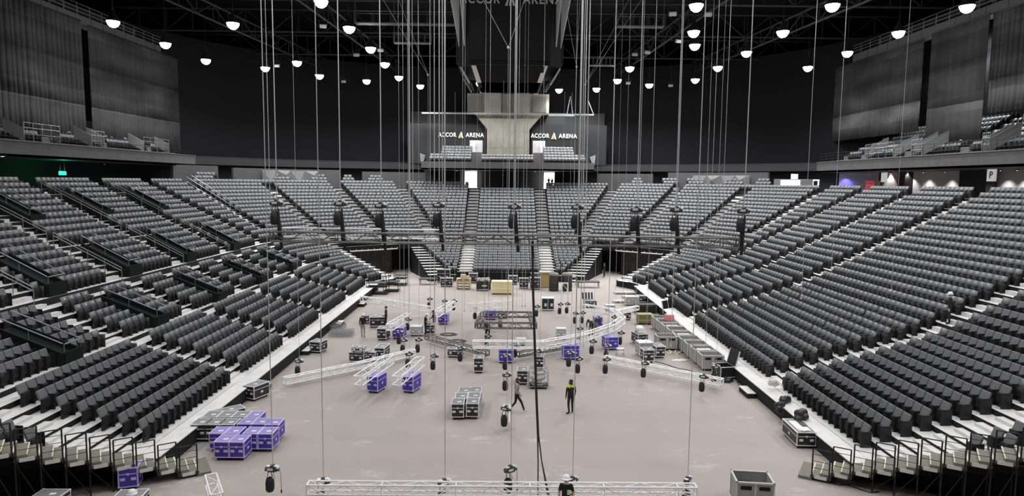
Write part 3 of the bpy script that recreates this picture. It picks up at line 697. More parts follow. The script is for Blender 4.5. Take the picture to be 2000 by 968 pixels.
# ------------------------------------------------------------------ roof
mb = MB(); mb.quad((-70, -10, 34), (70, -10, 34), (70, 125, 34), (-70, 125, 34)); struct(mb.build('ceiling', [M_BLACK]))
mb = MB(); mb.box((0, -12, 15), (140, .4, 38)); struct(mb.build('wall_near', [M_BLACK]))
M_ROOFST = mat('roof_steel', (.02, .02, .021), .6, .2)
def roof_truss(a, b, h, label, grp='roof trusses'):
    mb = MB(); a, b = Vector(a), Vector(b); n = max(2, int((b-a).length/3)); up = Vector((0, 0, h))
    mb.tube(a, b, .12, 6); mb.tube(a+up, b+up, .12, 6)
    for i in range(n):
        p, q = a.lerp(b, i/n), a.lerp(b, (i+1)/n); mb.tube(p, p+up, .06, 4); mb.tube(p+up if i % 2 else p, q if i % 2 else q+up, .06, 4)
    tag(mb.build('roof_truss', [M_ROOFST]), label, 'truss', grp)
for i, y in enumerate((38, 52, 66, 80, 94)): roof_truss((-46, y, 28.5), (46, y, 28.5), 2.5, 'dark steel truss crossing under the roof, %s from the far wall' % ORD[4-i])
for i, x in enumerate((-36, -22, 22, 36)): roof_truss((x, 20, 27.6), (x*.75, 104, 27.6), 1.6, 'dark lengthwise roof truss, %s from the left wall' % ORD[i])
# catwalk trays and small unlit floodlights between the lamps
def catwalk(pxa, pxb, py, Y, label):
    A, B = at(pxa, py, Y=Y), at(pxb, py, Y=Y); mb = MB()
    mb.box(((A.x+B.x)/2, Y, A.z), (B.x-A.x, .9, .08))
    for d in (-.45, .45): 
        mb.tube((A.x, Y+d, A.z+1), (B.x, Y+d, A.z+1), .03, 4)
        for i in range(7): x = A.x+(B.x-A.x)*i/6; mb.tube((x, Y+d, A.z), (x, Y+d, A.z+1), .025, 4)
    for x in (A.x, B.x): mb.tube((x, Y, A.z), (x, Y, 33), .04, 4)
    tag(mb.build('catwalk', [mat('catwalk_steel', (.12, .12, .12), .5)]), label, 'catwalk', 'roof catwalks')
catwalk(694, 905, 46, 62, 'long dark catwalk hanging under the roof left of the scoreboard')
catwalk(1205, 1296, 52, 62, 'short dark catwalk hanging under the roof right of the scoreboard')
catwalk(1150, 1200, 128, 84, 'small dark catwalk tray right of the scoreboard foot')
catwalk(770, 842, 84, 74, 'small dark catwalk tray left of the scoreboard')
# ------------------------------------------------------------------ lamps
M_LENS = mat('lamp_lens', (1, 1, 1), .4, emit=60)
ZL = 25.
lamp_proto = None
def lamp(p, label, vis=True):
    global lamp_proto
    if lamp_proto is None:
        e = empty('high_bay_lamp')
        mb = MB(); mb.lathe([(.06, 1.05), (.14, 1.0), (.16, .7), (.30, .55), (.54, .08), (.56, 0)], n=20); mb.build('reflector', [M_DARKMET], e, True)
        mb = MB(); mb.lathe([(1e-3, -.52), (.2, -.48), (.38, -.34), (.49, -.14), (.52, .02)], n=20); mb.build('lens', [M_LENS], e, True)
        mb = MB(); mb.tube((0, 0, .9), (0, 0, 4.4), .025, 5); mb.build('hanger', [M_DARKMET], e)
        l = bpy.data.lights.new('bay_spot', 'SPOT'); l.energy = LAMP_W; l.spot_size = math.radians(145); l.spot_blend = .6; l.shadow_soft_size = .8; l.color = (1, .962, .948)
        o = bpy.data.objects.new('bulb', l); COL.objects.link(o); o.parent = e; o.location = (0, 0, -.75)
        lamp_proto = e
    else: e = copy_tree(lamp_proto)
    e.location = p; tag(e, label, 'lamp', 'lamps under the roof')
    for c in e.children:
        if c.type == 'LIGHT':
            c.data = c.data.copy(); c.data.energy = LAMP_W*(1.6 if p[1] > 72 else (1.0 if p[1] > 40 else .85))
            if p[0] < -16: c.data.color = (.97, .985, 1); c.data.energy *= .72
    return e
LAMPS = [(63, 52), (221, 42), (122, 82), (323, 85), (402, 117), (455, 46), (518, 132), (580, 121), (624, 147), (627, 2), (682, 54), (724, 94), (752, 124), (716, 157), (779, 150), (821, 167), (937, 162), (1049, 162), (1092, 175), (1165, 173), (1206, 156), (1230, 132), (1268, 165), (1358, 155), (1357, 88), (1355, 62), (1360, 10), (1402, 131), (1458, 102), (1529, 62), (1578, 131), (1626, 10), (1655, 102), (1755, 63), (1850, 103), (1909, 78), (1889, 12)]
srt = sorted(LAMPS)
for i, (px, py) in enumerate(srt):
    p = at(px, py, z=ZL); side = 'left of the scoreboard' if px < 890 else ('below the scoreboard' if px < 1110 else 'right of the scoreboard')
    grp = [q for q in srt if (q[0] < 890) == (px < 890) and (q[0] < 1110) == (px < 1110)]
    lamp(p, 'glowing roof lamp %s, %s from the left there' % (side, ordw(grp.index((px, py))+1)))
for i, (x, y) in enumerate([(x, y) for y in (12, 24, 36) for x in (-30, -18, -6, 6, 18, 30)]):  # unseen lamps added overhead to light the near part
    lamp((x+.9, y+2.3*((i*7) % 5-2), ZL), 'unseen high bay lamp added to the roof grid above the frame')
# small unlit floodlights among the lamps
for i, (px, py) in enumerate(sorted(((541, 128), (631, 51), (743, 98), (696, 107), (671, 159), (1314, 27), (1383, 28), (1264, 102), (1240, 106), (1325, 80), (1310, 167), (1227, 162)))):
    e = empty('unlit_floodlight', at(px, py, z=25.4), .3*math.sin(i*2)); R = Matrix.Rotation(.5, 3, 'X')
    b = MB(); b.rbox((0, 0, 0), (.62, .3, .34), .04, M=R); b.build('flood_case', [mat('flood_grey', (.42, .42, .42), .5)], e)
    b = MB(); b.tube((-.36, 0, 0), (-.36, 0, .5), .03, 5); b.tube((.36, 0, 0), (.36, 0, .5), .03, 5); b.tube((-.36, 0, .5), (.36, 0, .5), .03, 5); b.tube((0, 0, .5), (0, 0, 4), .025, 4); b.build('yoke', [M_DARKMET], e)
    tag(e, 'small unlit grey floodlight hanging under the roof, %s from the left of those' % ORD[i], 'lamp', 'unlit floodlights')
# ------------------------------------------------------------------ corner stairs with railings, floor steps, vomitories
M_STAIR = mat('stair_tan', (.20, .19, .15), .7, noise=.1, nscale=5)
M_CREAM = mat('nosing_cream', (.75, .72, .55), .6)
def corner_stairs(sg):
    u = Vector((sg*.85, -.527, 0)); n = Vector((sg*.527, .85, 0)); P0 = Vector((sg*11.75, 24.62, 0)); st = .70
    ang = math.atan2(u.y, u.x)
    nm = 'right' if sg > 0 else 'left'
    e = empty('corner_staircase', P0)
    for i in range(12):
        z = .22+.2366*i; c = u*(st*(i+.5))+n*.62
        mb = MB(); mb.box((c.x, c.y, z-.05), (st+.02, 1.24, .10), rz=ang)
        d = u*(st*i+.03)+n*.62; mb.box((d.x, d.y, z+.004), (.05, 1.24, .012), rz=ang, mi=1)
        d = u*(st*(i+.74))+n*.62; mb.box((d.x, d.y, z+.06), (st*.52, 1.24, .11), rz=ang)
        d = u*(st*(i+.50))+n*.62; mb.box((d.x, d.y, z+.121), (.04, 1.24, .012), rz=ang, mi=1)
        f = u*(st*(i+.5))-n*.012; mb.box((f.x, f.y, z-.055), (st*.62, .02, .13), rz=ang, mi=2)
        mb.build('stair_landing', [M_STAIR, M_CREAM, M_TREAD], e)
    mb = MB(); c = u*(-.18)+n*.7; mb.box((c.x, c.y, .06), (.5, 1.5, .12), rz=ang); mb.build('bottom_step', [M_STAIR], e)
    for i in range(11):
        z = .22+.2366*i; a = u*(st*i+.05)-n*.03; b = u*(st*(i+1)-.05)-n*.03; A = a+Vector((0, 0, z)); B = b+Vector((0, 0, z)); h = Vector((0, 0, 1.05))
        mb = MB(); mb.tube(A-Vector((0, 0, .15)), A+h, .028, 6); mb.tube(B-Vector((0, 0, .15)), B+h, .028, 6); mb.tube(A+h, B+h, .024, 6)
        for q in (.3, .55, .8): mb.tube(A+h*q, B+h*q, .012, 5)
        mb.build('railing_panel', [M_DARKMET], e)
    tag(e, 'stepped corner staircase with black railings at the near end of the %s stand' % nm, 'staircase', 'corner staircases')
    # black sheet standing for the shade under the open stairs, and braces
    mb = MB(); a = P0+u*1.4+n*1.25; b = P0+u*10+n*1.25
    for i in range(12):
        p, q = a.lerp(b, i/12), a.lerp(b, (i+1)/12); z = .1+.2366*(2+i)
        mb.quad((p.x, p.y, 0), (q.x, q.y, 0), (q.x, q.y, z), (p.x, p.y, z))
    struct(mb.build('shade_under_stairs_'+nm, [M_DRAPE]))
    sc = empty('stair_scaffold', P0)
    for i in range(3, 11):
        p = u*(st*i)+n*.15; q = u*(st*(i+1))+n*.15; z = .05+.2366*i
        for base in (p, p+n): mb = MB(); mb.tube(base, base+Vector((0, 0, z)), .03, 6); mb.build('scaffold_leg', [M_DARKMET], sc)
        mb = MB(); mb.tube(p+Vector((0, 0, .1)), q+Vector((0, 0, z)), .02, 5); mb.build('brace', [M_DARKMET], sc)
    tag(sc, 'dark steel scaffold legs and braces under the %s corner staircase' % nm, 'scaffold', 'stair scaffolds')
corner_stairs(1); corner_stairs(-1)
for sg in (1, -1):
    ys = [35.0, 51.4, 59.9]+([43.1] if sg < 0 else [])
    for y in ys:
        mb = MB(); mb.rbox((0, 0, .13), (.45, 1.3, .26), .02); mb.rbox((0, 0, .275), (.47, 1.34, .04), .01, mi=1)
        o = mb.build('floor_step', [M_RISER, M_TREAD], loc=(sg*13.05, y, 0))
        tag(o, 'pale topped floor step at the foot of the %s stair aisle of the %s stand' % ({35.0: 'nearest', 43.1: 'second', 51.4: 'third' if sg < 0 else 'second', 59.9: 'fourth' if sg < 0 else 'third'}[y], 'right' if sg > 0 else 'left'), 'step', 'floor steps')
# entrance wells cut in the left stand
M_WELL = mat('well_black', (.008, .009, .0095), .75, spec=.2)
M_RAILLIGHT = mat('rail_satin', (.28, .28, .29), .4, .6)
def well(i, ta, tb, yc, hw):
    k = lambda t: 0
    def zt(t): return Z0+(RI1*t/TR1 if t < 8 else 10*RI1+(t-8)/TR2*RI2)
    xa, xb = -(X0+ta), -(X0+tb); za, zb = zt(ta), zt(tb)
    e = empty('entrance_well', (xa, yc, za))
    for s in (-1, 1):
        mb = MB(); y = s*hw
        pts = [(0, -.3), (xb-xa, zb-za-.3), (xb-xa, zb-za+.62), (0, .62)]
        mb.add([(x, y-.04, z) for x, z in pts]+[(x, y+.04, z) for x, z in pts], [(0, 1, 2, 3), (7, 6, 5, 4), (0, 4, 5, 1), (1, 5, 6, 2), (2, 6, 7, 3), (3, 7, 4, 0)])
        mb.build('side_wall', [M_WELL], e)
        mb = MB(); mb.tube((-.05, y, 1.1), (xb-xa, y, zb-za+1.1), .035, 6)
        for q in (0, .5, 1): mb.tube(((xb-xa)*q, y, (zb-za)*q+.5), ((xb-xa)*q, y, (zb-za)*q+1.1), .02, 5)
        mb.build('handrail', [M_RAILLIGHT], e)
    mb = MB(); mb.box((.03, 0, .2), (.08, 2*hw+.1, 1.0)); mb.build('end_wall', [M_WELL], e)
    mb = MB(); mb.tube((.03, -hw, 1.08), (.03, hw, 1.08), .035, 6); mb.build('end_rail', [M_RAILLIGHT], e)
    mb = MB(); d = Vector((xb-xa, 0, zb-za)); mb.quad((0, -hw, .32), (d.x, -hw, d.z+.32), (d.x, hw, d.z+.32), (0, hw, .32)); mb.build('recess_shade', [M_WELL], e)  # dark plate stands for the shade down inside the well
    tier = 'lower' if ta < 9 else ('middle' if ta < 15 else 'upper')
    same = [v for v in VOMS if (v[0] < 9) == (ta < 9) and (v[0] < 15) == (ta < 15)]; same.sort(key=lambda v: v[2])
    tag(e, 'black walled entrance well, %s tier of left stand, %s from near end' % (tier, ORD[[v[2] for v in same].index(yc)]), 'entrance', 'entrance wells of the left stand')
for i, v in enumerate(VOMS): well(i, *v)
# centre handrails in the aisles of the upper left stand
for j, y in enumerate((35.0, 43.1, 51.4, 59.9)):
    mb = MB()
    def zt(t): return Z0+10*RI1+(t-8)/TR2*RI2
    for t0, t1 in ((10.9, 15.2), (15.6, 21.5)):
        for dz in (.72, .92): mb.tube((-(X0+t0), y, zt(t0)+dz), (-(X0+t1), y, zt(t1)+dz), .03, 6)
        for q in range(5): t = t0+(t1-t0)*q/4; mb.tube((-(X0+t), y, zt(t)-.1), (-(X0+t), y, zt(t)+.92), .025, 5)
    tag(mb.build('aisle_handrail', [M_RAILLIGHT]), 'long steel handrail down the middle of the %s upper aisle of the left stand' % ORD[j], 'handrail', 'aisle handrails')
def s_rail():
    a, b = (29.5, 73.2), (35.5, 75.0); mb = MB()
    for off in (-.6, .6):
        prev = None
        for q in range(6):
            x = a[0]+(b[0]-a[0])*q/5; y = a[1]+(b[1]-a[1])*q/5+off; t = bowl_t(x, y); z = Z0+10*RI1+(t-8)/TR2*RI2
            p = Vector((-x, y, z)); mb.tube(p, p+Vector((0, 0, 1)), .03, 5)
            if prev is not None: mb.tube(prev+Vector((0, 0, 1)), p+Vector((0, 0, 1)), .035, 5); mb.tube(prev+Vector((0, 0, .5)), p+Vector((0, 0, .5)), .025, 5)
            prev = p
    tag(mb.build('corner_handrail', [M_RAILLIGHT]), 'pair of steel handrails on the stairs at the far corner of the left stand', 'handrail')
s_rail()
# corner openings: drapes, headers, side masks
M_DRAPE2 = mat('drape_brown_black', (.02, .016, .016), .75, noise=.5, nscale=1.5)
for sg, nm in ((1, 'right'), (-1, 'left')):
    t = tk(KV)-.06; s0, s1 = s_cut(eline, t), s_cut(vline, t); zt = zk(KV)
    mb = MB(); N = 60; sE = s0+(s1-s0)*.72
    for i in range(N):
        def W(j, z): 
            s = s0+(sE-s0)*j/N; p = pp(t-.12-.08*math.sin(j*1.9)-.03*math.sin(j*.7), s); return Vector((p.x*sg, p.y, z))
        mb.quad(W(i, .02), W(i+1, .02), W(i+1, 2.95), W(i, 2.95))
    tag(mb.build('black_drape', [M_DRAPE2], smooth=True), 'pleated black drape closing the %s corner opening under the seats' % nm, 'curtain', 'corner opening drapes')
    mb = MB(); mb2 = MB()
    for i in range(20):
        def W(j, z, d=0): p = pp(t-d, s0+(s1-s0)*j/20); return Vector((p.x*sg, p.y, z))
        mb.quad(W(i, 2.9), W(i+1, 2.9), W(i+1, zt+.02), W(i, zt+.02))
        mb.quad(W(i, 0, -2.5), W(i+1, 0, -2.5), W(i+1, 3.2, -2.5), W(i, 3.2, -2.5))
    struct(mb.build('wall_lintel_'+nm, [M_BLACK]))
    a, b = pp(t-.3, s0+.03), pp(t-.3, s0+(s1-s0)*.80)
    mb = MB(); mb.tube((a.x*sg, a.y, 2.98), (b.x*sg, b.y, 2.98), .07, 6)
    for q in range(9): p = a.lerp(b, q/8); mb.tube((p.x*sg, p.y, 2.98), (p.x*sg, p.y, 3.2), .03, 4)
    tag(mb.build('drape_bar', [mat('bar_white', (.7, .68, .66), .5)]), 'pale bar carrying the black drape in the %s corner opening' % nm, 'bar', 'drape bars')
    for fn, nm2 in ((eline, 'stairs'), (vline, 'rows')):
        mb = MB(); prev = None
        for k in range(KV+1):
            p = pp(tk(k)+.02, s_cut(fn, tk(k)+.02)); q = Vector((p.x*sg, p.y, 0)); z = zk(max(k-1, 0))-.02
            if prev is not None: mb.quad(prev, q, q+Vector((0, 0, z)), prev+Vector((0, 0, z)))
            prev = q
        struct(mb.build('wall_opening_%s_%s' % (nm2, nm), [M_BLACK]))
# steep ramp frame and steel frames standing in the openings
def frame_stack(px, py, w, d, h, lab):
    g = at(px, py, z=0); e = empty('steel_stacking_frame', g)
    mb = MB()
    for x in (-w/2, w/2):
        for y in (-d/2, d/2): mb.tube((x, y, 0), (x, y, h), .035, 5)
    mb.build('uprights', [M_DARKMET], e); mb = MB()
    for z in (.12, .75, h*.6):
        mb.box((0, 0, z), (w, d, .05))
        for y in (-d/2, d/2): mb.tube((-w/2, y, z), (w/2, y, z), .03, 5)
    mb.build('decks', [mat('deck_black', (.03, .03, .03), .6)], e); tag(e, lab, 'frame', 'steel stacking frames')
frame_stack(738, 573, 2.0, 1.3, 1.9, 'dark steel stacking frame beside the foot of the left corner stairs')
frame_stack(765, 568, 1.5, 1.2, 1.7, 'dark steel stacking frame standing second from the left corner stairs')
frame_stack(783, 556, 1.3, 1.2, 1.8, 'dark steel stacking frame nearest the left corner drape')

# ------------------------------------------------------------------ flight cases
M_PURP = mat('case_purple', (.065, .035, .40), .42); M_CBLK = mat('case_black', (.022, .021, .023), .42); M_CGREY = mat('case_grey', (.38, .38, .38), .5)
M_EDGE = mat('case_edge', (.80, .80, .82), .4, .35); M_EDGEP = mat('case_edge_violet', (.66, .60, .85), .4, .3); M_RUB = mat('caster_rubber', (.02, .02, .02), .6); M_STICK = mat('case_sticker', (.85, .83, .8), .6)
M_LIDSHEEN = mat('case_lid_sheen', (.24, .235, .235), .5); M_LIDSHEENP = mat('case_lid_violet_sheen', (.28, .22, .58), .45)  # lid colours paled to stand for lamp sheen on glossy tops
CASES = {}
def case_meshes(w, d, h, col):
    key = (w, d, h, col)
    if key in CASES: return CASES[key]
    cm, em, lm = {'p': (M_PURP, M_EDGEP, M_LIDSHEENP), 'b': (M_CBLK, M_EDGE, M_LIDSHEEN), 'g': (M_CGREY, M_EDGE, M_CGREY), 'w': (M_CGREY, M_EDGE, M_WHITE)}[col]
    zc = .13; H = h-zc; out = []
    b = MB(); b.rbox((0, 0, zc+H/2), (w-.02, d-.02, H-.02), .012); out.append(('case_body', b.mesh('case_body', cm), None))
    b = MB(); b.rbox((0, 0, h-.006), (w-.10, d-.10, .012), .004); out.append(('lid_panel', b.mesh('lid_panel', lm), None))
    b = MB(); r = .042
    for sx in (-1, 1):
        for sy in (-1, 1): b.box((sx*(w/2-r/2), sy*(d/2-r/2), zc+H/2), (r, r, H))
    for z in (zc+r/2, h-r/2, zc+H*.68):
        rr = r if z != zc+H*.68 else r*.7
        for s in (-1, 1): b.box((0, s*(d/2-r/2), z), (w, r, rr)); b.box((s*(w/2-r/2), 0, z), (r, d, rr))
    for sx in (-1, 1):
        for sy in (-1, 1):
            for z in (zc+.03, h-.03): b.sphere((sx*(w/2-.02), sy*(d/2-.02), z), .045, n=6)
    out.append(('edge_frame', b.mesh('edge_frame', em), None))
    b = MB(); b.rbox((0, 0, 0), (.17, .02, .11), .01); b.tube((-.05, -.02, 0), (.05, -.02, 0), .012, 5); hm = b.mesh('recess_handle', em)
    for s in (-1, 1): out.append(('recess_handle', hm, ((s*w*.27, -d/2-.004, zc+H*.42), 0)))
    for s in (-1, 1): out.append(('recess_handle', hm, ((s*(w/2+.004), 0, zc+H*.42), math.pi/2)))
    b = MB(); b.rbox((0, -.004, 0), (.08, .02, .09), .008); la = b.mesh('latch', em); out.append(('latch', la, ((0, -d/2-.004, zc+H*.68), 0)))
    b = MB(); b.tube((-.025, 0, -.015), (.025, 0, -.015), .052, 10); b.box((0, 0, .045), (.07, .07, .03)); wm = b.mesh('caster', M_RUB)
    for sx in (-1, 1):
        for sy in (-1, 1): out.append(('caster', wm, ((sx*(w/2-.12), sy*(d/2-.12), .067), 0)))
    b = MB(); b.box((0, 0, 0), (.2, .14, .004)); sm = b.mesh('paper_sticker', M_STICK); out.append(('paper_sticker', sm, ((w*.12, -d*.12, h+.003), .2)))
    CASES[key] = out; return out
def case(g, w, d, h, col, label, rz=0, group='flight cases', z=0, name='flight_case'):
    """g: ground point under the middle of the front edge, or a pixel pair"""
    if not isinstance(g, Vector): g = at(g[0], g[1], z=z)
    R = Matrix.Rotation(rz, 3, 'Z'); c = g+R @ Vector((0, d/2, 0)); e = empty(name, (c.x, c.y, z), rz)
    for n, me, tr in case_meshes(w, d, h, col):
        o = bpy.data.objects.new(n, me); COL.objects.link(o); o.parent = e
        if tr: o.location = tr[0]; o.rotation_euler.z = tr[1]
    return tag(e, label, 'flight case', group)
# cluster at the left stand
LC = 'flight cases parked by the left stand'
yA, yB, yC, yD = [at(470, y, z=0).y for y in (900, 882.5, 863.5, 848)]
def cx(px, py): return at(px, py, z=0).x
def clus(px, py, Y, col, lab, w=.62): case(Vector((cx(px, py), Y, 0)), w, .80, .80, col, lab, group=LC)
clus(432.7, 900, yA, 'p', 'purple flight case at the front left of the cluster by the left stand')
clus(463.3, 899, yA, 'p', 'purple flight case at the front right of the two foremost in the cluster')
xb = cx(519, 882)
for j, lab in enumerate(('purple flight case in the second row of the cluster, rightmost there', 'purple flight case in the second row of the cluster, second from its right', 'purple flight case in the second row of the cluster, third from its right', 'purple flight case in the second row of the cluster, leftmost there')):
    case(Vector((xb-.635*j-(.12 if j > 1 else 0), yB, 0)), .62, .80, .80, 'p', lab, group=LC)
for j, (px, lab) in enumerate(((532, 'purple flight case in the third row of the cluster, rightmost there'), (505, 'purple flight case in the third row of the cluster, between two other purple ones'), (477, 'purple flight case in the third row of the cluster beside the black cases'))):
    clus(px, 863, yC+(0 if j == 0 else .05), 'p', lab)
for j, (px, lab) in enumerate(((384, 'black flight case with shiny lid at the front left of the black ones'), (412.5, 'black flight case with shiny lid, front row of the black ones, middle'), (441, 'black flight case with shiny lid half hidden behind the purple ones'))): clus(px, 866, yC-.02, 'b', lab, .66)
for j, (px, lab) in enumerate(((407, 'black flight case with shiny lid, back row of the cluster, leftmost'), (436, 'black flight case with shiny lid, back row of the cluster, middle'), (465, 'black flight case with shiny lid, back row of the cluster beside a purple one'))): clus(px, 849, yD+.02, 'b', lab, .66)
clus(494, 848, yD+.02, 'p', 'purple flight case in the back row of the cluster, farthest from the camera')
case((449, 832), 1.5, .65, .72, 'b', 'long black trunk with silver edges behind the cluster by the left stand', .75, LC)
case((251, 958), .66, .66, .86, 'p', 'single purple flight case below the left corner staircase', .28, 'single flight cases')
case(at(250, 1000, z=0), .95, .6, .55, 'b', 'black flight case cut by the bottom frame edge with a helmet on it', .1, 'single flight cases')
case(at(90, 1010, z=0), .95, .6, .72, 'b', 'black flight case cut by the bottom frame edge near the left corner', 0, 'single flight cases')
# six cases in the middle of the floor
g0 = at(893.5, 820, z=0); g1 = at(922.5, 819, z=0)
for r_, zr in enumerate((0, .88, 1.76)):
    for c_, g in enumerate((g0, g1)):
        case(Vector((g.x+(.03*r_ if c_ else .10*r_), g.y+zr, 0)), .62, .84, .80, 'b', 'black flight case in the mid floor group of six, %s row, %s side' % (('front', 'middle', 'back')[r_], ('left', 'right')[c_]), group='six flight cases in the middle of the floor')
SG = 'single flight cases'
for (px, py, w, d, h, c, rz, lab) in (
    (486, 783, .72, 1.1, .80, 'b', -.42, 'black silver edged flight case at the foot of the nearest left stair aisle'),
    (615, 690, .80, .95, .78, 'b', -.25, 'black silver edged flight case beside the left floor step, third aisle'),
    (696, 710, .98, .75, .72, 'b', -.12, 'wide black flight case at the left of a group of three'),
    (724, 706, .62, .75, .62, 'b', -.12, 'low black flight case in the middle of a group of three'),
    (741, 703, .66, 1.2, .80, 'b', -.12, 'tall black flight case at the right of a group of three'),
    (745, 665, .70, 1.0, .88, 'b', -.12, 'tall silver edged black case left of the purple case under a short truss'),
    (777, 662, .84, .9, .84, 'p', -.08, 'purple flight case under the short truss beside a tall black case'),
    (812, 657, .86, .7, .74, 'w', 0, 'pale grey flight case with white lid left of the helmeted table workers'),
    (865, 634, .80, .8, .86, 'p', -.05, 'purple flight case under the farthest short truss'),
    (727, 768, .66, 1.05, .95, 'p', -.30, 'purple flight case under the left of two short trusses, nearest the camera'),
    (796, 768, .66, 1.05, .95, 'p', -.30, 'purple flight case under the right of two short trusses, nearest the camera'),
    (934.5, 729.5, .60, .8, .95, 'b', 0, 'tall black flight case standing alone behind the group of six'),
    (1020, 752, .64, .9, .84, 'b', -.05, 'black flight case behind the walking man in grey'),
    (1053, 722, .56, .8, .84, 'b', -.15, 'narrow black flight case behind the hanging cable bundle'),
    (988.5, 710, .96, .7, .88, 'p', 0, 'wide purple flight case carrying the middle of the long curved truss'),
    (1116, 703, 1.05, .8, .96, 'p', .06, 'wide purple flight case carrying the curved truss right of the cable bundle'),
    (1195, 684, .95, .8, .92, 'p', .18, 'wide purple flight case carrying the right bend of the curved truss'),
    (1017, 676, .74, .6, .52, 'w', 0, 'low flight case with a white lid behind the curved truss'),
    (1096, 664, .74, .6, .84, 'w', 0, 'grey flight case with a white lid right of the cable bundle'),
    (1192, 612, .82, .6, .74, 'w', 0, 'grey flight case with a white lid beyond the right bend of the truss'),
    (1225, 625, .66, .6, .66, 'b', 0, 'small black flight case between the truss bend and the olive bin'),
    (1169, 640, .66, .8, .86, 'p', .05, 'purple flight case behind the two crouched workers'),
    (888, 699, 1.02, .6, .60, 'b', -.12, 'flat black flight case beside the dark truss on the floor'),
    (958, 625, .95, .7, .80, 'p', 0, 'purple flight case inside the hanging rectangular frame'),
    (982, 622, .9, .6, .62, 'b', 0, 'black flight case inside the hanging rectangular frame'),
    (1256, 674, .78, 1.1, .80, 'b', .28, 'black flight case carrying a bundle of white cloth'),
    (1267, 709, .72, .7, .86, 'b', .12, 'black flight case in front of the case with white lid on the right'),
    (1262, 697, .95, .9, .95, 'w', .12, 'tall flight case with a white lid near the right bins'),
    (1290, 700, .66, 1.1, .80, 'b', .12, 'black flight case with tools on its lid beside the grey bins'),
    (1235, 597, 1.25, .8, .85, 'w', 0, 'double silver grey trunk with white lid near the right stand'),
    (1259, 592, 1.3, .8, .70, 'b', 0, 'black trunk beside the double silver trunk'),
    (1023, 564, 1.0, .7, 1.15, 'b', 0, 'tall black case under the far seats left of the cable bundle'),
    (1045, 566, 1.1, .8, 1.3, 'b', 0, 'tall black case carrying folded chairs under the far seats'),
    (872, 560, 1.35, .8, .95, 'b', 0, 'black trunk with reddish sides in front of the far left rows'),
    (866, 552, 1.5, .8, 1.5, 'b', 0, 'tall black case with white lid behind the reddish trunk'),
    (924, 553, 1.0, .8, 1.1, 'b', 0, 'black case between the pallets and the black cart'),
    (1002, 556, 1.0, .8, 1.0, 'b', 0, 'black case beside the yellow bin under the far seats'),
): case((px, py), w, d, h, c, lab, rz, SG)
g = at(697, 690, z=.72); case(Vector((g.x+.02, g.y+.05, .72)), .8, .5, .4, 'b', 'small black case stacked on the wide case of the group of three', -.12, SG, z=.72)
# the open doubled case with white frame
def open_pair():
    e = empty('open_twin_case', at(1070, 607, z=0))
    b = MB(); b.box((0, .4, .12), (1.15, .8, .08)); b.box((0, .4, 1.12), (1.12, .8, .06)); b.build('base_and_top', [M_WHITE], e)
    for s in (-1, 1):
        b = MB(); b.rbox((s*.27, .4, .62), (.50, .76, .94), .02); o = b.build('cabinet', [M_CBLK], e)
        b = MB(); b.rbox((s*.27+.06, -.0, .55), (.2, .03, .26), .01); b.build('white_plate', [M_WHITE], o)
    b = MB()
    for x in (-.53, 0, .53): b.box((x, .02, .62), (.035, .04, .96))
    b.build('edge_frame', [M_EDGE], e)
    for sx in (-1, 1):
        for sy in (.12, .68): b = MB(); b.tube((sx*.45-.03, sy, .05), (sx*.45+.03, sy, .05), .05, 8); b.build('caster', [M_RUB], e)
    tag(e, 'black twin cabinet with white plates and white top right of the cable bundle', 'cabinet')
open_pair()
def striped():
    g = at(1154, 601, z=0); e = case(g, 1.15, .75, .66, 'b', 'open black case with a black and white striped lid', .1, SG)
    b = MB(); R = Matrix.Rotation(-.25, 3, 'X')
    for i in range(7): b.box((-.48+.14*i-.1, .45, .98), (.14, .06, .62), M=R, mi=i % 2)
    b.build('striped_lid', [M_BLACK, M_WHITE], e)
striped()
# long black case of the right stand, with papers on its lid
g = at(1575, 876, z=0); a_ = at(1529, 848, z=0); b_ = at(1557, 877, z=0); v = a_-b_; rz_ = math.atan2(v.y, v.x)-math.pi/2
e = case(at(1574.5, 876.5, z=0), .84, v.length, .74, 'b', 'long black flight case with papers on its lid beside the right stand', rz_*.8, SG)
b = MB(); b.box((-.02, -.1, .755), (.55, v.length*.7, .012)); b.box((.16, .2, .775), (.22, .8, .03), mi=1); b.box((-.05, -.55, .772), (.3, .4, .015), rz=.4); b.build('loose_papers', [M_STICK, M_CBLK], e)
e = bpy.data.objects.get('flight_case')
# grey wheeled bins
M_BIN = mat('bin_grey', (.36, .35, .345), .55, noise=.06, nscale=4); M_BINL = mat('bin_rim', (.62, .61, .60), .5)
def bin_meshes(w, d, h):
    out = []; t = .03
    b = MB()
    for s in (-1, 1): b.box((s*(w/2-t/2), 0, .16+h/2), (t, d, h)); b.box((0, s*(d/2-t/2), .16+h/2), (w-2*t, t, h))
    b.box((0, 0, .18), (w, d, .05)); out.append(('bin_body', b.mesh('bin_body', M_BIN)))
    b = MB()
    for s in (-1, 1):
        b.box((s*w/2, 0, .16+h), (.06, d+.06, .06)); b.box((0, s*d/2, .16+h), (w+.06, .06, .06))
        for x in (-w/2, 0, w/2): b.box((x, s*d/2, .16+h/2), (.05, .04, h))
        for y in (-d/2, d/2): b.box((s*w/2, y, .16+h/2), (.04, .05, h))
    out.append(('rim_frame', b.mesh('rim_frame', M_BINL)))
    b = MB()
    for x in (-w/4, w/4): b.rbox((x, -d/2-.005, .16+h*.78), (w*.3, .02, h*.16), .01)
    out.append(('hand_slots', b.mesh('hand_slots', M_BLACK)))
    b = MB(); b.tube((-.03, 0, .07), (.03, 0, .07), .07, 10); out.append(('wheel', b.mesh('wheel', M_RUB))); return out
BM = bin_meshes(1.30, 1.08, .80)
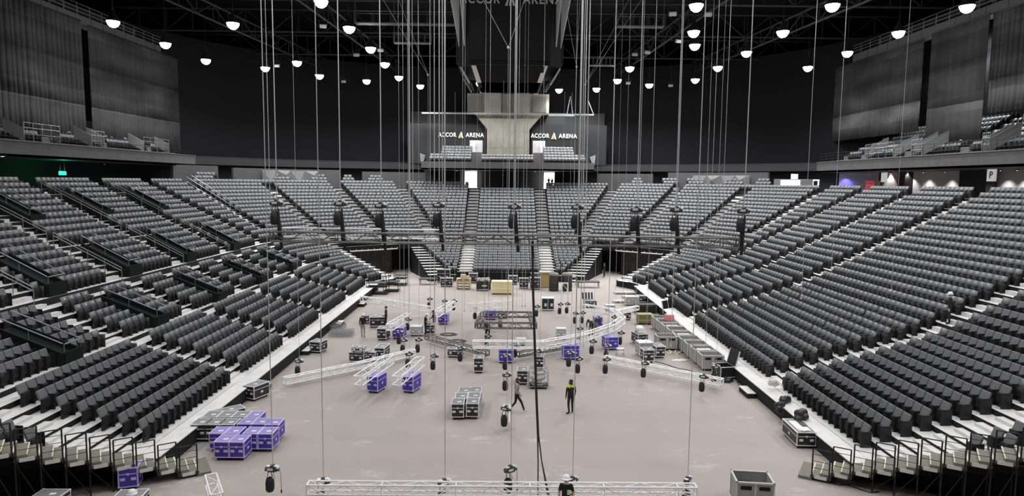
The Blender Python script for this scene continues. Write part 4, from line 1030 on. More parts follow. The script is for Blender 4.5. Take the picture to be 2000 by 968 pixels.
def wbin(loc, rz, label, fill=None, bm=BM, w=1.3, d=1.08):
    e = empty('wheeled_bin', loc, rz)
    for n, me in bm:
        if n == 'wheel':
            for sx in (-1, 1):
                for sy in (-1, 1): o = bpy.data.objects.new(n, me); COL.objects.link(o); o.parent = e; o.location = (sx*(w/2-.15), sy*(d/2-.12), 0)
        else: o = bpy.data.objects.new(n, me); COL.objects.link(o); o.parent = e
    return tag(e, label, 'bin', 'grey wheeled bins by the right stand')
ga, gb = at(1392, 725, z=0), at(1294, 645, z=0)
NB = 9; step = (gb.y-ga.y)/(NB-1)
for i in range(NB):
    g = ga.lerp(gb, i/(NB-1)); e = wbin((g.x, g.y+.54, 0), .04*math.sin(i*2.1), 'grey wheeled bin in the row beside the right stand, %s from the camera' % ordw(i+1), bm=BM if step > 1.1 else BM)
    if i in (1, 4, 6):
        b = MB(); b.rbox((.1, 0, .72), (.9, .7, .3), .05); b.build('packing_sheet', [mat('sheet_white', (.75, .74, .72), .7)], e)
wbin((at(1303, 685, z=0)+Vector((0, .55, 0))), 0, 'grey wheeled bin standing out of the row towards the floor')
BM2 = bin_meshes(1.25, .95, .85); g = at(1467, 985, z=0)
e = wbin((g.x, g.y, 0), -.12, 'grey wheeled bin at the bottom frame edge right of the helmeted worker', bm=BM2, w=1.25, d=.95); b = MB(); b.rbox((-.2, .1, .5), (.6, .5, .5), .08); b.build('black_filling', [M_CBLK], e)
# red glowing crate on a bin
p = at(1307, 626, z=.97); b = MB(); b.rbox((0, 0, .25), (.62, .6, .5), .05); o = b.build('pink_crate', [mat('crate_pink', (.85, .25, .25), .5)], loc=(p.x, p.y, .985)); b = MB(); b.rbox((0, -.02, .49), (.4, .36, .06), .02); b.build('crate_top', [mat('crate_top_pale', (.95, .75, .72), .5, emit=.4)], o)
tag(o, 'pinkish red crate standing on the far end of the bin row', 'crate')
# olive bin, yellow bin, pallets, boards, rolls at the back
def chest(px, py, w, d, h, m1, m2, label, name='chest'):
    e = empty(name, at(px, py, z=0)+Vector((0, d/2, 0)))
    b = MB(); b.rbox((0, 0, h*.5+.06), (w, d, h-.1), .04); b.build('chest_body', [m1], e)
    b = MB(); b.rbox((0, 0, h), (w+.05, d+.05, .08), .02); b.build('lid', [m2], e)
    b = MB(); b.box((0, -d/2-.01, h*.45), (w, .03, .07)); b.box((-w/2+.04, -d/2-.012, h*.5), (.07, .03, h*.8)); b.box((w/2-.04, -d/2-.012, h*.5), (.07, .03, h*.8)); b.build('front_rails', [m2], e)
    for sx in (-1, 1): b = MB(); b.box((sx*(w/2-.2), 0, .04), (.3, d*.9, .08)); b.build('foot', [M_RUB], e)
    return tag(e, label, 'bin')
chest(1260, 634, 1.18, .7, .82, mat('olive_paint', (.20, .18, .07), .55), mat('olive_pale', (.40, .36, .17), .55), 'olive green chest at the far end of the bin row', 'olive_chest')
chest(980, 575, 2.05, 1.1, 1.30, mat('pale_yellow', (.85, .74, .40), .55), mat('cream_yellow', (.95, .88, .62), .5), 'large pale yellow bin in front of the far rows', 'yellow_bin')
def pallet(px, py, w, d, h, n, label, col=(.72, .58, .38)):
    g = at(px, py, z=0); e = empty('pallet_stack', g+Vector((0, d/2, 0))); mp = mat('wood_%d' % int(col[0]*100), col, .7, noise=.15, nscale=6)
    for i in range(n):
        z = h*i/n; b = MB(); hh = h/n
        for q in range(5): b.box((0, -d/2+d*(q+.5)/5, z+hh*.85), (w, d/6.5, hh*.22))
        for x in (-w/2+.06, 0, w/2-.06): b.box((x, 0, z+hh*.4), (.11, d, hh*.66))
        b.build('pallet_layer', [mp], e)
    return tag(e, label, 'pallets')
pallet(905, 565, 1.5, 1.0, 1.15, 4, 'stack of pale wooden pallets in front of the far stairs'); 
b = MB(); p = at(900, 552, z=1.2); b.rbox((0, 0, .2), (.55, .5, .4), .04); b.rbox((.5, 0, .12), (.35, .4, .24), .03); tag(b.build('wooden_block', [mat('wood_72', (.72, .58, .38))], loc=(p.x, at(905, 565, z=0).y+.5, 1.15)), 'pale wooden blocks piled on top of the pallet stack', 'blocks')
for i, (px, py, w, lab) in enumerate(((1222, 575, 2.2, 'flat stack of pale boards at the foot of the right corner stairs'), (1233, 583, 1.6, 'second flat stack of boards beside the right corner stairs'), (1211, 592, 1.2, 'single low pallet lying left of the double silver trunk'))):
    pallet(px, py, w, .9, .22, 1+(i < 2), lab, (.62, .60, .55))
pallet(1262, 612, 1.9, 1.0, .78, 5, 'dark stack of stage decks behind the olive chest', (.10, .10, .09))
def cart():
    e = empty('equipment_cart', at(944, 568, z=0)+Vector((0, .45, 0)))
    b = MB(); b.rbox((0, 0, .55), (1.5, .9, .75), .05); b.build('cart_body', [M_CBLK], e)
    b = MB()
    for x in (-.72, .72):
        for y in (-.42, .42): b.tube((x, y, .1), (x, y, 1.35), .04, 6)
    for z in (.35, .9, 1.3):
        for y in (-.42, .42): b.tube((-.72, y, z), (.72, y, z), .035, 6)
    b.build('cart_frame', [M_DARKMET], e)
    b = MB()
    for i in range(7): b.rbox((-.6+.2*i, .1*math.sin(i*2), 1.15+.1*math.sin(i*3)), (.22, .5, .28), .06, rz=i*.5)
    b.build('packed_cloth', [M_STICK], e); b = MB(); b.rbox((.1, -.46, .55), (.5, .03, .14), .01); b.build('label_plate', [mat('plate_yellow', (.8, .75, .4), .5)], e)
    for sx in (-1, 1):
        for sy in (-1, 1): b = MB(); b.tube((sx*.6-.03, sy*.35, .09), (sx*.6+.03, sy*.35, .09), .09, 10); b.build('wheel', [M_RUB], e)
    tag(e, 'black wheeled cart heaped with white cloth beside the yellow bin', 'cart')
cart()
b = MB(); b.rbox((0, 0, .85), (1.05, .5, 1.6), .02); o = b.build('ochre_cabinet', [mat('ochre', (.48, .37, .16), .6)], loc=at(1064, 562, z=0)+Vector((0, .3, 0))); b = MB(); b.rbox((0, 0, 1.72), (1.2, .8, .16), .03); b.build('top_board', [mat('cream_board', (.85, .8, .6), .6)], o); b = MB(); b.box((-.4, 0, .03), (.1, .5, .06)); b.box((.4, 0, .03), (.1, .5, .06)); b.build('feet', [M_RUB], o)
tag(o, 'tall ochre cabinet with a cream top in front of the right far stairs', 'cabinet')
def roll(px, py, r, h, label, sheet=False):
    e = empty('standing_roll', at(px, py, z=0)+Vector((0, r, 0))); b = MB(); b.lathe([(r*1.05, .0), (r, .08), (r, h-.05), (r*.9, h), (1e-3, h)], n=18); b.build('roll_body', [M_CBLK], e, True)
    b = MB()
    for z in (.3, h*.5, h-.3): b.lathe([(r+.012, z-.04), (r+.02, z), (r+.012, z+.04)], n=18)
    b.build('straps', [mat('strap_brown', (.08, .06, .04), .7)], e); b = MB(); b.lathe([(1e-3, h+.10), (r*.8, h+.06), (r*1.06, h-.06), (r*1.0, h-.2)], n=18); b.build('cap_cloth', [mat('cap_grey', (.25, .25, .22), .7)], e, True)
    return tag(e, label, 'roll', 'standing black rolls')
roll(1082, 569, .50, 1.85, 'tall black standing roll beside the ochre cabinet'); roll(1108, 569, .55, 1.85, 'tall black standing roll right of the upright white truss')
# stacked chairs on the tall case
for i in range(4):
    g = at(1045, 566, z=0); e = empty('folded_chair', (g.x-.36+.24*i, g.y+.4, 1.32), .1*i)
    b = MB()
    for s in (-.08, .08): b.tube((s, -.1, 0), (s, .1, .5), .015, 5); b.tube((s, .1, 0), (s, -.1, .45), .015, 5)
    b.build('frame', [M_STEEL], e); b = MB(); b.rbox((0, .08, .42), (.2, .03, .15), .01); b.build('backrest', [M_STICK], e); b = MB(); b.rbox((0, 0, .24), (.18, .2, .03), .01); b.build('seat', [M_CBLK], e)
    tag(e, 'small folded steel chair on the tall black case, %s from its left' % ORD[i], 'chair', 'folded chairs on the tall case')
for i, (px, py, w, lab) in enumerate(((1150, 562, 2.4, 'low black stage deck table before the right corner opening'), (1128, 548, 2.2, 'low black deck under the right side rows'), (834, 556, 1.8, 'low dark deck at the left end of the far rows'))):
    e = empty('deck_table', at(px, py, z=0)+Vector((0, .5, 0))); b = MB(); b.rbox((0, 0, .62), (w, 1, .12), .02); b.build('deck_top', [mat('deck_top', (.09, .085, .08), .6)], e)
    for sx in (-1, 1):
        for sy in (-1, 1): b = MB(); b.tube((sx*(w/2-.1), sy*.4, 0), (sx*(w/2-.1), sy*.4, .6), .035, 6); b.build('leg', [M_DARKMET], e)
    tag(e, lab, 'table', 'black deck tables')
e = empty('white_chair', at(1119, 557, z=0)+Vector((0, .3, 0))); 
for sx in (-.3, .3):
    for sy in (-.25, .25): b = MB(); b.tube((sx, sy, 0), (sx, sy, .5 if sy < 0 else 1.2), .03, 5); b.build('leg', [M_STEEL], e)
b = MB(); b.rbox((0, 0, .5), (.66, .55, .06), .02); b.build('seat', [M_WHITE], e); b = MB(); b.rbox((0, .25, 1.0), (.66, .05, .35), .02); b.build('backrest', [M_WHITE], e); tag(e, 'pale chair right of the black standing rolls', 'chair')
# rolling cage of coiled cables
def cable_cage():
    e = empty('cable_cage', at(1052, 760, z=0)+Vector((0, .4, 0)))
    b = MB(); W, D, H = 1.05, .8, .95
    for x in (-W/2, W/2):
        for y in (-D/2, D/2): b.tube((x, y, .12), (x, y, H), .02, 6)
    for z in (.14, .45, .7, H):
        for s in (-1, 1): b.tube((-W/2, s*D/2, z), (W/2, s*D/2, z), .014, 5); b.tube((s*W/2, -D/2, z), (s*W/2, D/2, z), .014, 5)
    for i in range(1, 6): x = -W/2+W*i/6; b.tube((x, -D/2, .14), (x, -D/2, H), .01, 4)
    b.build('wire_cage', [M_STEEL], e)
    b = MB(); b.box((0, 0, .14), (W, D, .04)); b.build('base_plate', [M_DARKMET], e)
    for i in range(5):
        b = MB(); zz = .25+.15*i; R_ = .36-.02*(i % 2); pts = [Vector((R_*1.15*math.cos(q*.5)+.04*math.sin(i*2), R_*math.sin(q*.5), zz+.03*math.sin(q*1.3))) for q in range(26)]; b.path(pts, .035, 6); b.build('cable_coil', [M_STICK if i % 2 else M_CGREY], e, True)
    for sx in (-1, 1):
        for sy in (-1, 1): b = MB(); b.tube((sx*.42-.025, sy*.3, .06), (sx*.42+.025, sy*.3, .06), .06, 8); b.build('caster', [M_RUB], e)
    tag(e, 'wire cage trolley full of coiled pale cables beside the cable bundle', 'trolley')
cable_cage()
# white cloth bundle, canvas, papers, stool, helmet
def lump(name, p, size, m, label, cat, seed=1, n=9):
    r_ = random.Random(seed); b = MB()
    for i in range(n): b.sphere((r_.uniform(-.5, .5)*size[0], r_.uniform(-.5, .5)*size[1], size[2]*r_.uniform(.15, .75)), max(.04, min(size)*r_.uniform(.35, .6)), n=8, sz=.8)
    me = b.mesh(name, m, True); o = bpy.data.objects.new(name, me); COL.objects.link(o); o.location = p
    md = o.modifiers.new('r', 'REMESH'); md.mode = 'VOXEL'; md.voxel_size = min(size)*.09; md.use_smooth_shade = True
    return tag(o, label, cat)
M_CLOTH = mat('cloth_white', (.88, .87, .85), .8)
g = at(1256, 674, z=0); lump('cloth_bundle', (g.x-.18, g.y+.62, .80), (.45, .45, .45), M_CLOTH, 'crumpled white cloth bundle on a black case near the right bins', 'cloth', 3)
g = at(1317, 689, z=0); lump('canvas_pile', (g.x, g.y, -.02), (.95, .6, .16), mat('canvas_cream', (.72, .68, .5), .8), 'pile of cream canvas on the floor in front of the bins', 'cloth', 5, 14)
b = MB()
for i in range(6): b.box((.13*i-.4, .1*math.sin(i*2), .006+.004*i), (.34, .24, .004), rz=i*.7)
tag(b.build('loose_papers', [M_STICK], loc=at(1330, 703, z=0)), 'scattered white papers on the floor below the cream canvas', 'papers', kind='stuff')
e = empty('white_stool', at(1211, 694, z=0)); b = MB(); b.rbox((0, 0, .48), (.5, .36, .06), .03); b.build('seat', [M_WHITE], e); b = MB(); b.rbox((0, -.05, .26), (.48, .3, .05), .02); b.build('lower_tread', [M_WHITE], e)
for sx in (-1, 1):
    for sy in (-1, 1): b = MB(); b.tube((sx*.24, sy*.2, 0), (sx*.19, sy*.13, .46), .02, 6); b.build('leg', [M_STEEL], e)
tag(e, 'small white step stool below the right bend of the truss', 'stool')
# open black tool case with raised lid
def open_case():
    g = at(1418, 741, z=0); rz = .22; e = empty('open_tool_case', (g.x, g.y+.45, 0), rz); w, d, h = .95, .95, .62
    b = MB()
    for s in (-1, 1): b.box((s*(w/2-.02), 0, .12+h/2), (.04, d, h)); b.box((0, s*(d/2-.02), .12+h/2), (w-.08, .04, h))
    b.box((0, 0, .15), (w, d, .05)); b.build('case_body', [M_CBLK], e)
    b = MB(); r = .04
    for sx in (-1, 1):
        for sy in (-1, 1): b.box((sx*w/2, sy*d/2, .12+h/2), (r, r, h))
    for z in (.14, .12+h):
        for s in (-1, 1): b.box((0, s*d/2, z), (w, r, r)); b.box((s*w/2, 0, z), (r, d, r))
    b.build('edge_frame', [M_EDGE], e)
    b = MB(); R = Matrix.Rotation(.25, 3, 'Y'); b.box((w/2+.12, 0, .12+h+.45), (.06, d, .9), M=R); o = b.build('raised_lid', [M_CBLK], e)
    b = MB()
    for s in (-1, 1): b.box((w/2+.12, s*d/2, .12+h+.45), (.075, .04, .92), M=R)
    b.build('lid_edge', [M_EDGE], o)
    for i in range(6): b = MB(); b.rbox((-.3+.12*i, .2*math.sin(i*2.3), .5), (.1, .25, .14), .02, rz=i); b.build('tool', [M_STEEL if i % 3 else mat('tool_yellow', (.8, .7, .2), .5)], e)
    tag(e, 'open black tool case with raised lid at the near end of the bin row', 'case'); lump('cable_heap', at(1422, 745, z=0), (.55, .4, .3), M_CBLK, 'heap of black cables in front of the open tool case', 'cables', 8)
open_case()
for i, (px, py, z, s, lab) in enumerate(((1523, 803, .61, (.34, .4, .5), 'black bag on the edge of the pale walkway beside the right stand'), (1536, 786, .72, (.34, .4, .42), 'black bag against the front row of the right stand'), (1565, 822, .61, (.4, .45, .6), 'black jacket heap on the walkway behind the long black case'))):
    lump('black_bag', at(px, py, z=z), s, M_CBLK, lab, 'bag', 11+i, 8)
lump('pale_jacket', at(1512, 752, z=.95), (.4, .3, .35), mat('jacket_pale', (.7, .68, .64), .8), 'pale jacket thrown over the end of a front row right of the aisle', 'jacket', 21, 8)
# leaning panel frames by the right stand
e = empty('leaning_frame', at(1303, 618, z=0)+Vector((.2, 0, 0)), .6); b = MB(); R = Matrix.Rotation(-.25, 3, 'X'); b.box((0, .15, .75), (1.4, .05, 1.3), M=R); b.build('panel', [M_BLACK], e)
b = MB(); 
for x in (-.7, 0, .7): b.box((x, .15, .75), (.05, .07, 1.34), M=R)
b.build('frame_bars', [M_EDGE], e); tag(e, 'black panel with white edges leaning by the right stand', 'panel')
# steel rails stacked flat by the left walkway
def rail_rack(px, py, w, d, rz, lab):
    e = empty('steel_rail_stack', at(px, py, z=0), rz)
    for k in range(3):
        b = MB(); z = .12+.14*k
        for y in (-d/2, -d/6, d/6, d/2): b.tube((-w/2, y, z), (w/2, y, z), .025, 5)
        for i in range(6): x = -w/2+w*i/5; b.tube((x, -d/2, z), (x, d/2, z), .018, 4); b.tube((x, -d/2, z-.1), (x, -d/2, z), .018, 4)
        b.build('rail_layer', [M_RAILLIGHT], e)
    tag(e, lab, 'rails', 'stacked steel rails')
rail_rack(668, 655, 1.6, 1.1, 0, 'flat stack of grey steel rails near the left walkway, right one'); rail_rack(651, 643, 1.3, 1.5, -.5, 'flat stack of grey steel rails against the left walkway')
# work pile between two men
e = case((728, 632), 1.75, .7, .66, 'b', 'long black trunk behind the man in the red trimmed jacket', .05, SG); e2 = case((738, 640), 1.3, .6, .85, 'b', 'black trunk with white sheet lid beside the dark clothed man', .1, SG)
# ------------------------------------------------------------------ trusses
def truss(pts, w, label, m=None, name='aluminium_truss', r=.044, group='lattice trusses', bay=.62):
    """box truss along a polyline of its lower centre line"""
    m = m or M_ALU; pts = [Vector(p) for p in pts]; e = empty(name, pts[0]); o = pts[0]; lat = MB(); ch = [MB() for _ in range(4)]
    for a, b in zip(pts[:-1], pts[1:]):
        d = (b-a); L = d.length; d.normalize(); s = d.cross(Vector((0, 0, 1)))
        if s.length < .1: s = Vector((1, 0, 0))
        s.normalize(); u = s.cross(d).normalized()
        if u.z < 0: u = -u
        c = [s*w/2, -s*w/2, s*w/2+u*w, -s*w/2+u*w]
        for k in range(4): ch[k].tube(a+c[k]-o, b+c[k]-o, r, 6)
        n = max(2, int(L/bay))
        for i in range(n):
            p, q = a+d*(L*i/n)-o, a+d*(L*(i+1)/n)-o
            for x, y in ((0, 2), (1, 3), (2, 3), (0, 1)):
                A, B = (c[x], c[y]) if i % 2 else (c[y], c[x]); lat.tube(p+A, q+B, r*.45, 4)
            if i % 4 == 0:
                for x, y in ((0, 1), (2, 3), (0, 2), (1, 3)): lat.tube(p+c[x], p+c[y], r*.6, 4)
        for P in (a-o, b-o):
            for x, y in ((0, 1), (2, 3), (0, 2), (1, 3)): lat.tube(P+c[x], P+c[y], r*.9, 5)
    for k in range(4): ch[k].build('chord_tube', [m], e)
    lat.build('lattice', [m], e); return tag(e, label, 'truss', group)
M_DALU = mat('dark_aluminium', (.16, .15, .147), .45, .4); M_WALU = mat('white_aluminium', (.95, .94, .94), .4)
A = lambda px, py, z: at(px, py, z=z)
truss([A(602, 961, .55), A(1358, 966, .55)], .34, 'white lattice truss spanning the bottom frame edge behind the helmeted man', M_WALU, r=.036)
truss([A(556, 749, .25), A(700, 719, .25), A(808, 692, .25)], .34, 'long white lattice truss lying on the left floor', M_WALU)
truss([A(1182, 705, .35), A(1410, 752, .35)], .34, 'long white lattice truss lying on the right floor below the bins', M_WALU)
truss([A(924, 678, 1.0), A(1060, 679, 1.0), A(1140, 664, 1.0), A(1195, 645, 1.0), A(1216, 630, 1.0), A(1196, 613, 1.0), A(1140, 604, 1.0)], .42, 'curved white lattice truss resting on wide purple cases', M_WALU, r=.046)
truss([A(1198, 615, .8), A(1245, 604, .8)], .3, 'short white lattice branch running from the curved truss to the dark decks', M_WALU)
truss([A(834, 662, .25), A(952, 694, .25)], .32, 'dark grey lattice truss on the floor left of the curved truss', M_DALU)
truss([A(1012, 696, .25), A(1108, 679, .25)], .3, 'dark grey lattice truss on the floor under the curved truss', M_DALU)
truss([A(706, 588, 1.0), A(770, 597, .8), A(838, 608, .5)], .42, 'white lattice truss running from the left walkway across the far floor', M_WALU)
truss([A(699, 752, .96), A(762, 708, .96)], .46, 'short white lattice truss on the left of the two near purple cases', M_WALU, r=.036)
truss([A(774, 752, .96), A(822, 712, .96)], .46, 'short white lattice truss on the right of the two near purple cases', M_WALU, r=.036)
truss([A(760, 645, .86), A(797, 623, .86)], .44, 'short white lattice truss on the purple case beside the tall black case', M_WALU)
truss([A(851, 619, .88), A(884, 598, .88)], .44, 'short white lattice truss on the farthest purple case', M_WALU)
truss([A(916, 605, 1.2), A(998, 598, 1.2)], .5, 'white lattice truss above the hanging rectangular frame', M_WALU, r=.035)
zf = 1.0
fr = [A(933, 640, zf), A(1043, 641, zf), A(1037, 619, zf), A(944, 618, zf)]; truss([fr[0], fr[1], fr[2], fr[3], fr[0]], .38, 'dark rectangular lattice frame hanging above the far floor', M_DALU)
g = A(1102, 609, 0)
e = truss([g, g+Vector((0, 0, 2.6))], .5, 'upright white lattice tower in front of the black standing rolls', M_WALU, r=.03)
truss([A(989, 836, .12), A(990, 800, .12)], .28, 'short white lattice section lying on the floor beside the walking man', M_WALU, r=.02)
truss([A(424, 985, .8), A(412, 945, .8)], .36, 'white ladder like truss cut by the bottom frame edge left of centre', M_WALU, r=.03)
# big black truss hanging in mid air, carried by nine hoists
YT = 26.0; a, b = at(531, 470, Y=YT), at(1440, 483, Y=YT); TZ = (a.z+b.z)/2
e = truss([a, b], .37, 'long black truss hanging in mid air across the hall on nine hoists', M_DALU, 'hanging_truss', r=.036)
e2 = truss([a+Vector((0, 1.4, .05)), a.lerp(b, .36)+Vector((0, 1.4, .05))], .37, 'second truss section hanging behind the left part of the black truss', M_ALU, 'hanging_truss', r=.018)
# ------------------------------------------------------------------ chain hoists
M_BAG = mat('chain_bag', (.015, .015, .016), .7); M_MOTOR = mat('hoist_body', (.06, .06, .062), .4, .3)
def hoist_meshes():
    out = []
    b = MB(); b.rbox((0, 0, 0), (.32, .22, .20), .05); b.tube((-.24, 0, 0), (.24, 0, 0), .085, 10); b.rbox((0, 0, .11), (.14, .16, .08), .02); out.append(('motor_body', b.mesh('motor_body', M_MOTOR)))
    b = MB(); b.rbox((.20, -.02, .06), (.10, .16, .07), .02); b.rbox((-.05, -.115, .02), (.2, .01, .08), .004); b.rbox((0, 0, .105), (.40, .14, .02), .008); out.append(('motor_plate', b.mesh('motor_plate', M_EDGE)))
    b = MB(); b.lathe([(.05, -.30), (.13, -.36), (.155, -.50), (.15, -.74), (.11, -.82), (1e-3, -.84)], (-.10, 0, 0), 12)
    for s in (-.1, .1): b.tube((-.10+s, 0, -.36), (-.10+s*.4, 0, -.06), .014, 4)
    out.append(('chain_bag', b.mesh('chain_bag', M_BAG, True)))
    b = MB(); b.tube((.03, 0, -.1), (.03, 0, -.26), .02, 6); 
    for i in range(8): t0, t1 = math.pi*1.5*i/8, math.pi*1.5*(i+1)/8; b.tube((.03+.05*math.sin(t0), 0, -.31+.05*math.cos(t0)), (.03+.05*math.sin(t1), 0, -.31+.05*math.cos(t1)), .016, 5)
    out.append(('hook', b.mesh('hook', M_STEEL))); return out
HM = hoist_meshes()
def hoist(p, label, sling=None, rz=0, r=.017, group='chain hoists', double=False):
    """p: middle of the motor"""
    e = empty('chain_hoist', p, rz)
    for n, me in HM: o = bpy.data.objects.new(n, me); COL.objects.link(o); o.parent = e
    b = MB(); top = (at(1000, 128, Y=50.4).z-1.2 if abs(p[0]) < 5.3 and 49 < p[1] < 59 else 33)-p[2]; b.tube((.02, 0, .1), (.02, 0, top), r, 5)
    if double: b.tube((.14, 0, .1), (.14, 0, top), r*.8, 5)
    b.build('load_chain', [M_CHAIN], e)
    if sling is not None:
        b = MB(); q = Vector(sling)-Vector(p); b.tube((.03, 0, -.3), (q.x-.05, q.y, q.z), .05, 6); b.tube((.05, 0, -.3), (q.x+.05, q.y, q.z-.35), .06, 6); b.tube((.07, 0, -.2), (q.x+.05, q.y+.1, q.z-.1), .03, 6); b.build('sling', [M_BAG], e)
    return tag(e, label, 'hoist', group)
for i, (px, py) in enumerate(((540, 397), (664, 398), (744, 402), (857, 401), (1005, 404), (1128, 405), (1243, 410), (1321, 410), (1452, 412))):
    p = at(px, py, Y=YT); t = (p.x-a.x)/(b.x-a.x); q = a.lerp(b, min(max(t, 0), 1))
    hoist(p, 'black chain hoist with chain bag over the hanging truss, %s of nine from the left' % ORD[i], (q.x+.12, q.y, q.z+.05), .3*math.sin(i*2), .02, 'hoists of the hanging truss', i in (3, 5))
HS = [((532, 915), .95, 'chain hoist with hanging pendant above the floor at the bottom, leftmost', 955), ((631, 940), 1.0, 'chain hoist at the left end of the bottom edge truss', None), ((868, 942), 1.0, 'chain hoist over the bottom edge truss left of the middle', None), ((997, 916), .95, 'chain hoist with full chain bag above the bottom edge truss, hanging alone', 955), ((1118, 938), 1.0, 'chain hoist behind the helmeted man at the bottom edge', None), ((1343, 938), 1.0, 'chain hoist at the right end of the bottom edge truss', None)]
for i, (q, z, lab, pd) in enumerate(HS):
    p = at(q[0], q[1], Y=22.6); e = hoist(p, lab, rz=.2*i, r=.016)
    if pd:
        b = MB(); b.tube((.28, 0, -.05), (.30, 0, -.75), .008, 5); b.rbox((.30, 0, -.82), (.05, .04, .13), .015); b.build('pendant', [M_BAG], e)
MH = [(582, 733, 'over the left end of the long left truss'), (797, 718, 'between the two near short trusses'), (846, 722, 'right of the two near short trusses'), (779, 672, 'in front of the purple case with a short truss'), (787, 689, 'left of a pair above the long left truss'), (816, 688, 'right of a pair above the long left truss'), (899, 706, 'over the dark truss beside the flat black case'), (796, 645, 'behind the pale grey case with white lid'), (838, 602, 'at the right end of the far left truss'), (867, 606, 'left of the farthest short truss'), (886, 606, 'at the far end of the farthest short truss'), (928, 623, 'left of the rectangular frame'), (951, 680, 'below the rectangular frame'), (987, 722, 'in front of the purple case mid floor'), (1005, 698, 'beside the wide purple case mid floor'), (1048, 618, 'right of the rectangular frame beside the cable bundle'), (1093, 613, 'left of the upright white tower'), (1107, 612, 'right of the upright white tower'), (1123, 632, 'left of a pair inside the curved truss'), (1136, 631, 'right of a pair inside the curved truss'), (1131, 664, 'near the inside bend of the curved truss'), (1051, 712, 'behind the cable bundle below the curved truss'), (1111, 716, 'below the wide purple case right of the cables'), (1128, 728, 'above the standing man in dark clothes'), (1156, 691, 'over the curved truss near the crouched workers'), (1184, 701, 'over the left end of the long right truss'), (1211, 673, 'at the right bend of the curved truss'), (1182, 729, 'below the left end of the long right truss'), (1257, 737, 'over the long right truss, left one'), (1371, 765, 'over the long right truss, right one'), (1394, 745, 'between the last bin and the open tool case'), (987, 762, 'left of the walking man in grey'), (985, 833, 'at the feet of the walking man'), (1198, 640, 'inside the right bend of the curved truss'), (977, 640, 'on the front beam of the rectangular frame')]
for i, (px, py, lab) in enumerate(MH):
    p = at(px, py, z=.28); p = Vector((p.x+.08, p.y, 1.12)); hoist(p, 'chain hoist with black chain bag '+lab, rz=.5*math.sin(i*1.7), r=.010, group='chain hoists over the floor')
# bare chains and bridle ropes above the floor, seen against the dark roof
def bare(px, Y, zb, lab, r=.015, px2=None):
    p = at(px, 250, Y=Y); b = MB(); b.tube((p.x, Y, zb), (p.x, Y, 33), r, 5); b.tube((p.x-.03, Y, zb-.12), (p.x+.03, Y, zb), .04, 5)
    tag(b.build('hanging_chain', [M_CHAIN]), lab, 'chain', 'bare hanging chains')
for i, (px, Y, zb, r) in enumerate(((524, 42, 9, .02), (800, 36, 10, .03), (806, 37, 9.5, .02), (840, 33, 2.4, .014), (848, 33, 2.4, .014), (868, 34, 9, .02), (908, 48, 2, .014), (948, 48, 2, .014), (1024, 50, 2, .014), (1030, 50, 2, .014), (1134, 34, 9.5, .022), (1142, 36, 2.4, .016), (1148, 36, 2.4, .016), (1198, 60, 2.4, .016), (1252, 44, 1.5, .018), (1325, 40, 1.5, .02), (1385, 46, 5, .016), (1408, 46, 5, .014), (1583, 40, 4.5, .014), (1640, 40, 6, .012), (1762, 34, 6, .010))):
    bare(px, Y, zb, 'single bare steel chain hanging from the roof, %s from the left of those' % ordw(i+1), r)
def bridle(px, py, dx0, dx1, h, Y, lab):
    p = at(px, py, Y=Y); b = MB(); b.tube(p, (p.x+dx0, Y, p.z+h), .015, 4); b.tube(p, (p.x+dx1, Y, p.z+h), .015, 4); b.sphere((p.x, Y, p.z), .09, n=8); b.tube(p, (p.x, Y, 5), .014, 4)
    tag(b.build('bridle_rope', [M_CHAIN]), lab, 'rope', 'bridle ropes')
bridle(993, 93, -2.0, 1.2, 3.6, 42, 'V shaped rope bridle hanging in front of the scoreboard'); bridle(836, 146, -5.5, -3.6, 9, 56, 'rope bridle slanting up left of the scoreboard'); bridle(1126, 130, -1.2, .2, 6, 50, 'rope bridle at the right edge of the scoreboard'); bridle(1143, 165, 5, 6.5, 10, 60, 'rope bridle slanting up right of the scoreboard')
# cable bundle falling from the hanging truss to the floor
pts = [(1040, 470, 26), (1041, 560, 25.7), (1045, 690, 25.2), (1048, 780, 24.7), (1051, 850, 24.2)]
for i in range(4):
    b = MB(); P = [at(x+(i-1.5)*.9, y, Y=Y)+Vector((0, .03*(i % 2), 0)) for x, y, Y in pts]
    tail = [(1051, 905, 23.8), (1050.5, 970, 23.0)] if i < 2 else [(1058, 900, 23.8), (1070+3*(i-2), 970, 23.0)]
    P += [at(x, y, Y=Y) for x, y, Y in tail]; b.path(P, .022, 6)
    o = b.build('power_cable', [M_BAG]); tag(o, 'black power cable of the bundle falling from the hanging truss, strand %s' % ('going straight down, left' if i == 0 else 'going straight down, right' if i == 1 else 'spreading right, inner' if i == 2 else 'spreading right, outer'), 'cable', 'cable bundle')
for i, (a_, b_, c_, lab) in enumerate((((1440, 745), (1455, 768), (1475, 776), 'black cable on the floor around the right floor step'), ((1280, 706), (1340, 722), (1385, 734), 'black cable lying on the floor under the long right truss'), ((1590, 930), (1640, 948), (1720, 962), 'black cable on the floor below the right corner staircase'))):
    b = MB(); P = []
    for q in range(13):
        u = q/12; x = (1-u)**2*a_[0]+2*u*(1-u)*b_[0]+u*u*c_[0]; y = (1-u)**2*a_[1]+2*u*(1-u)*b_[1]+u*u*c_[1]; g = at(x, y, z=.02); g.y += .15*math.sin(q*1.1); P.append(g)
    b.path(P, .02, 5); tag(b.build('floor_cable', [M_BAG]), lab, 'cable', 'cables on the floor')
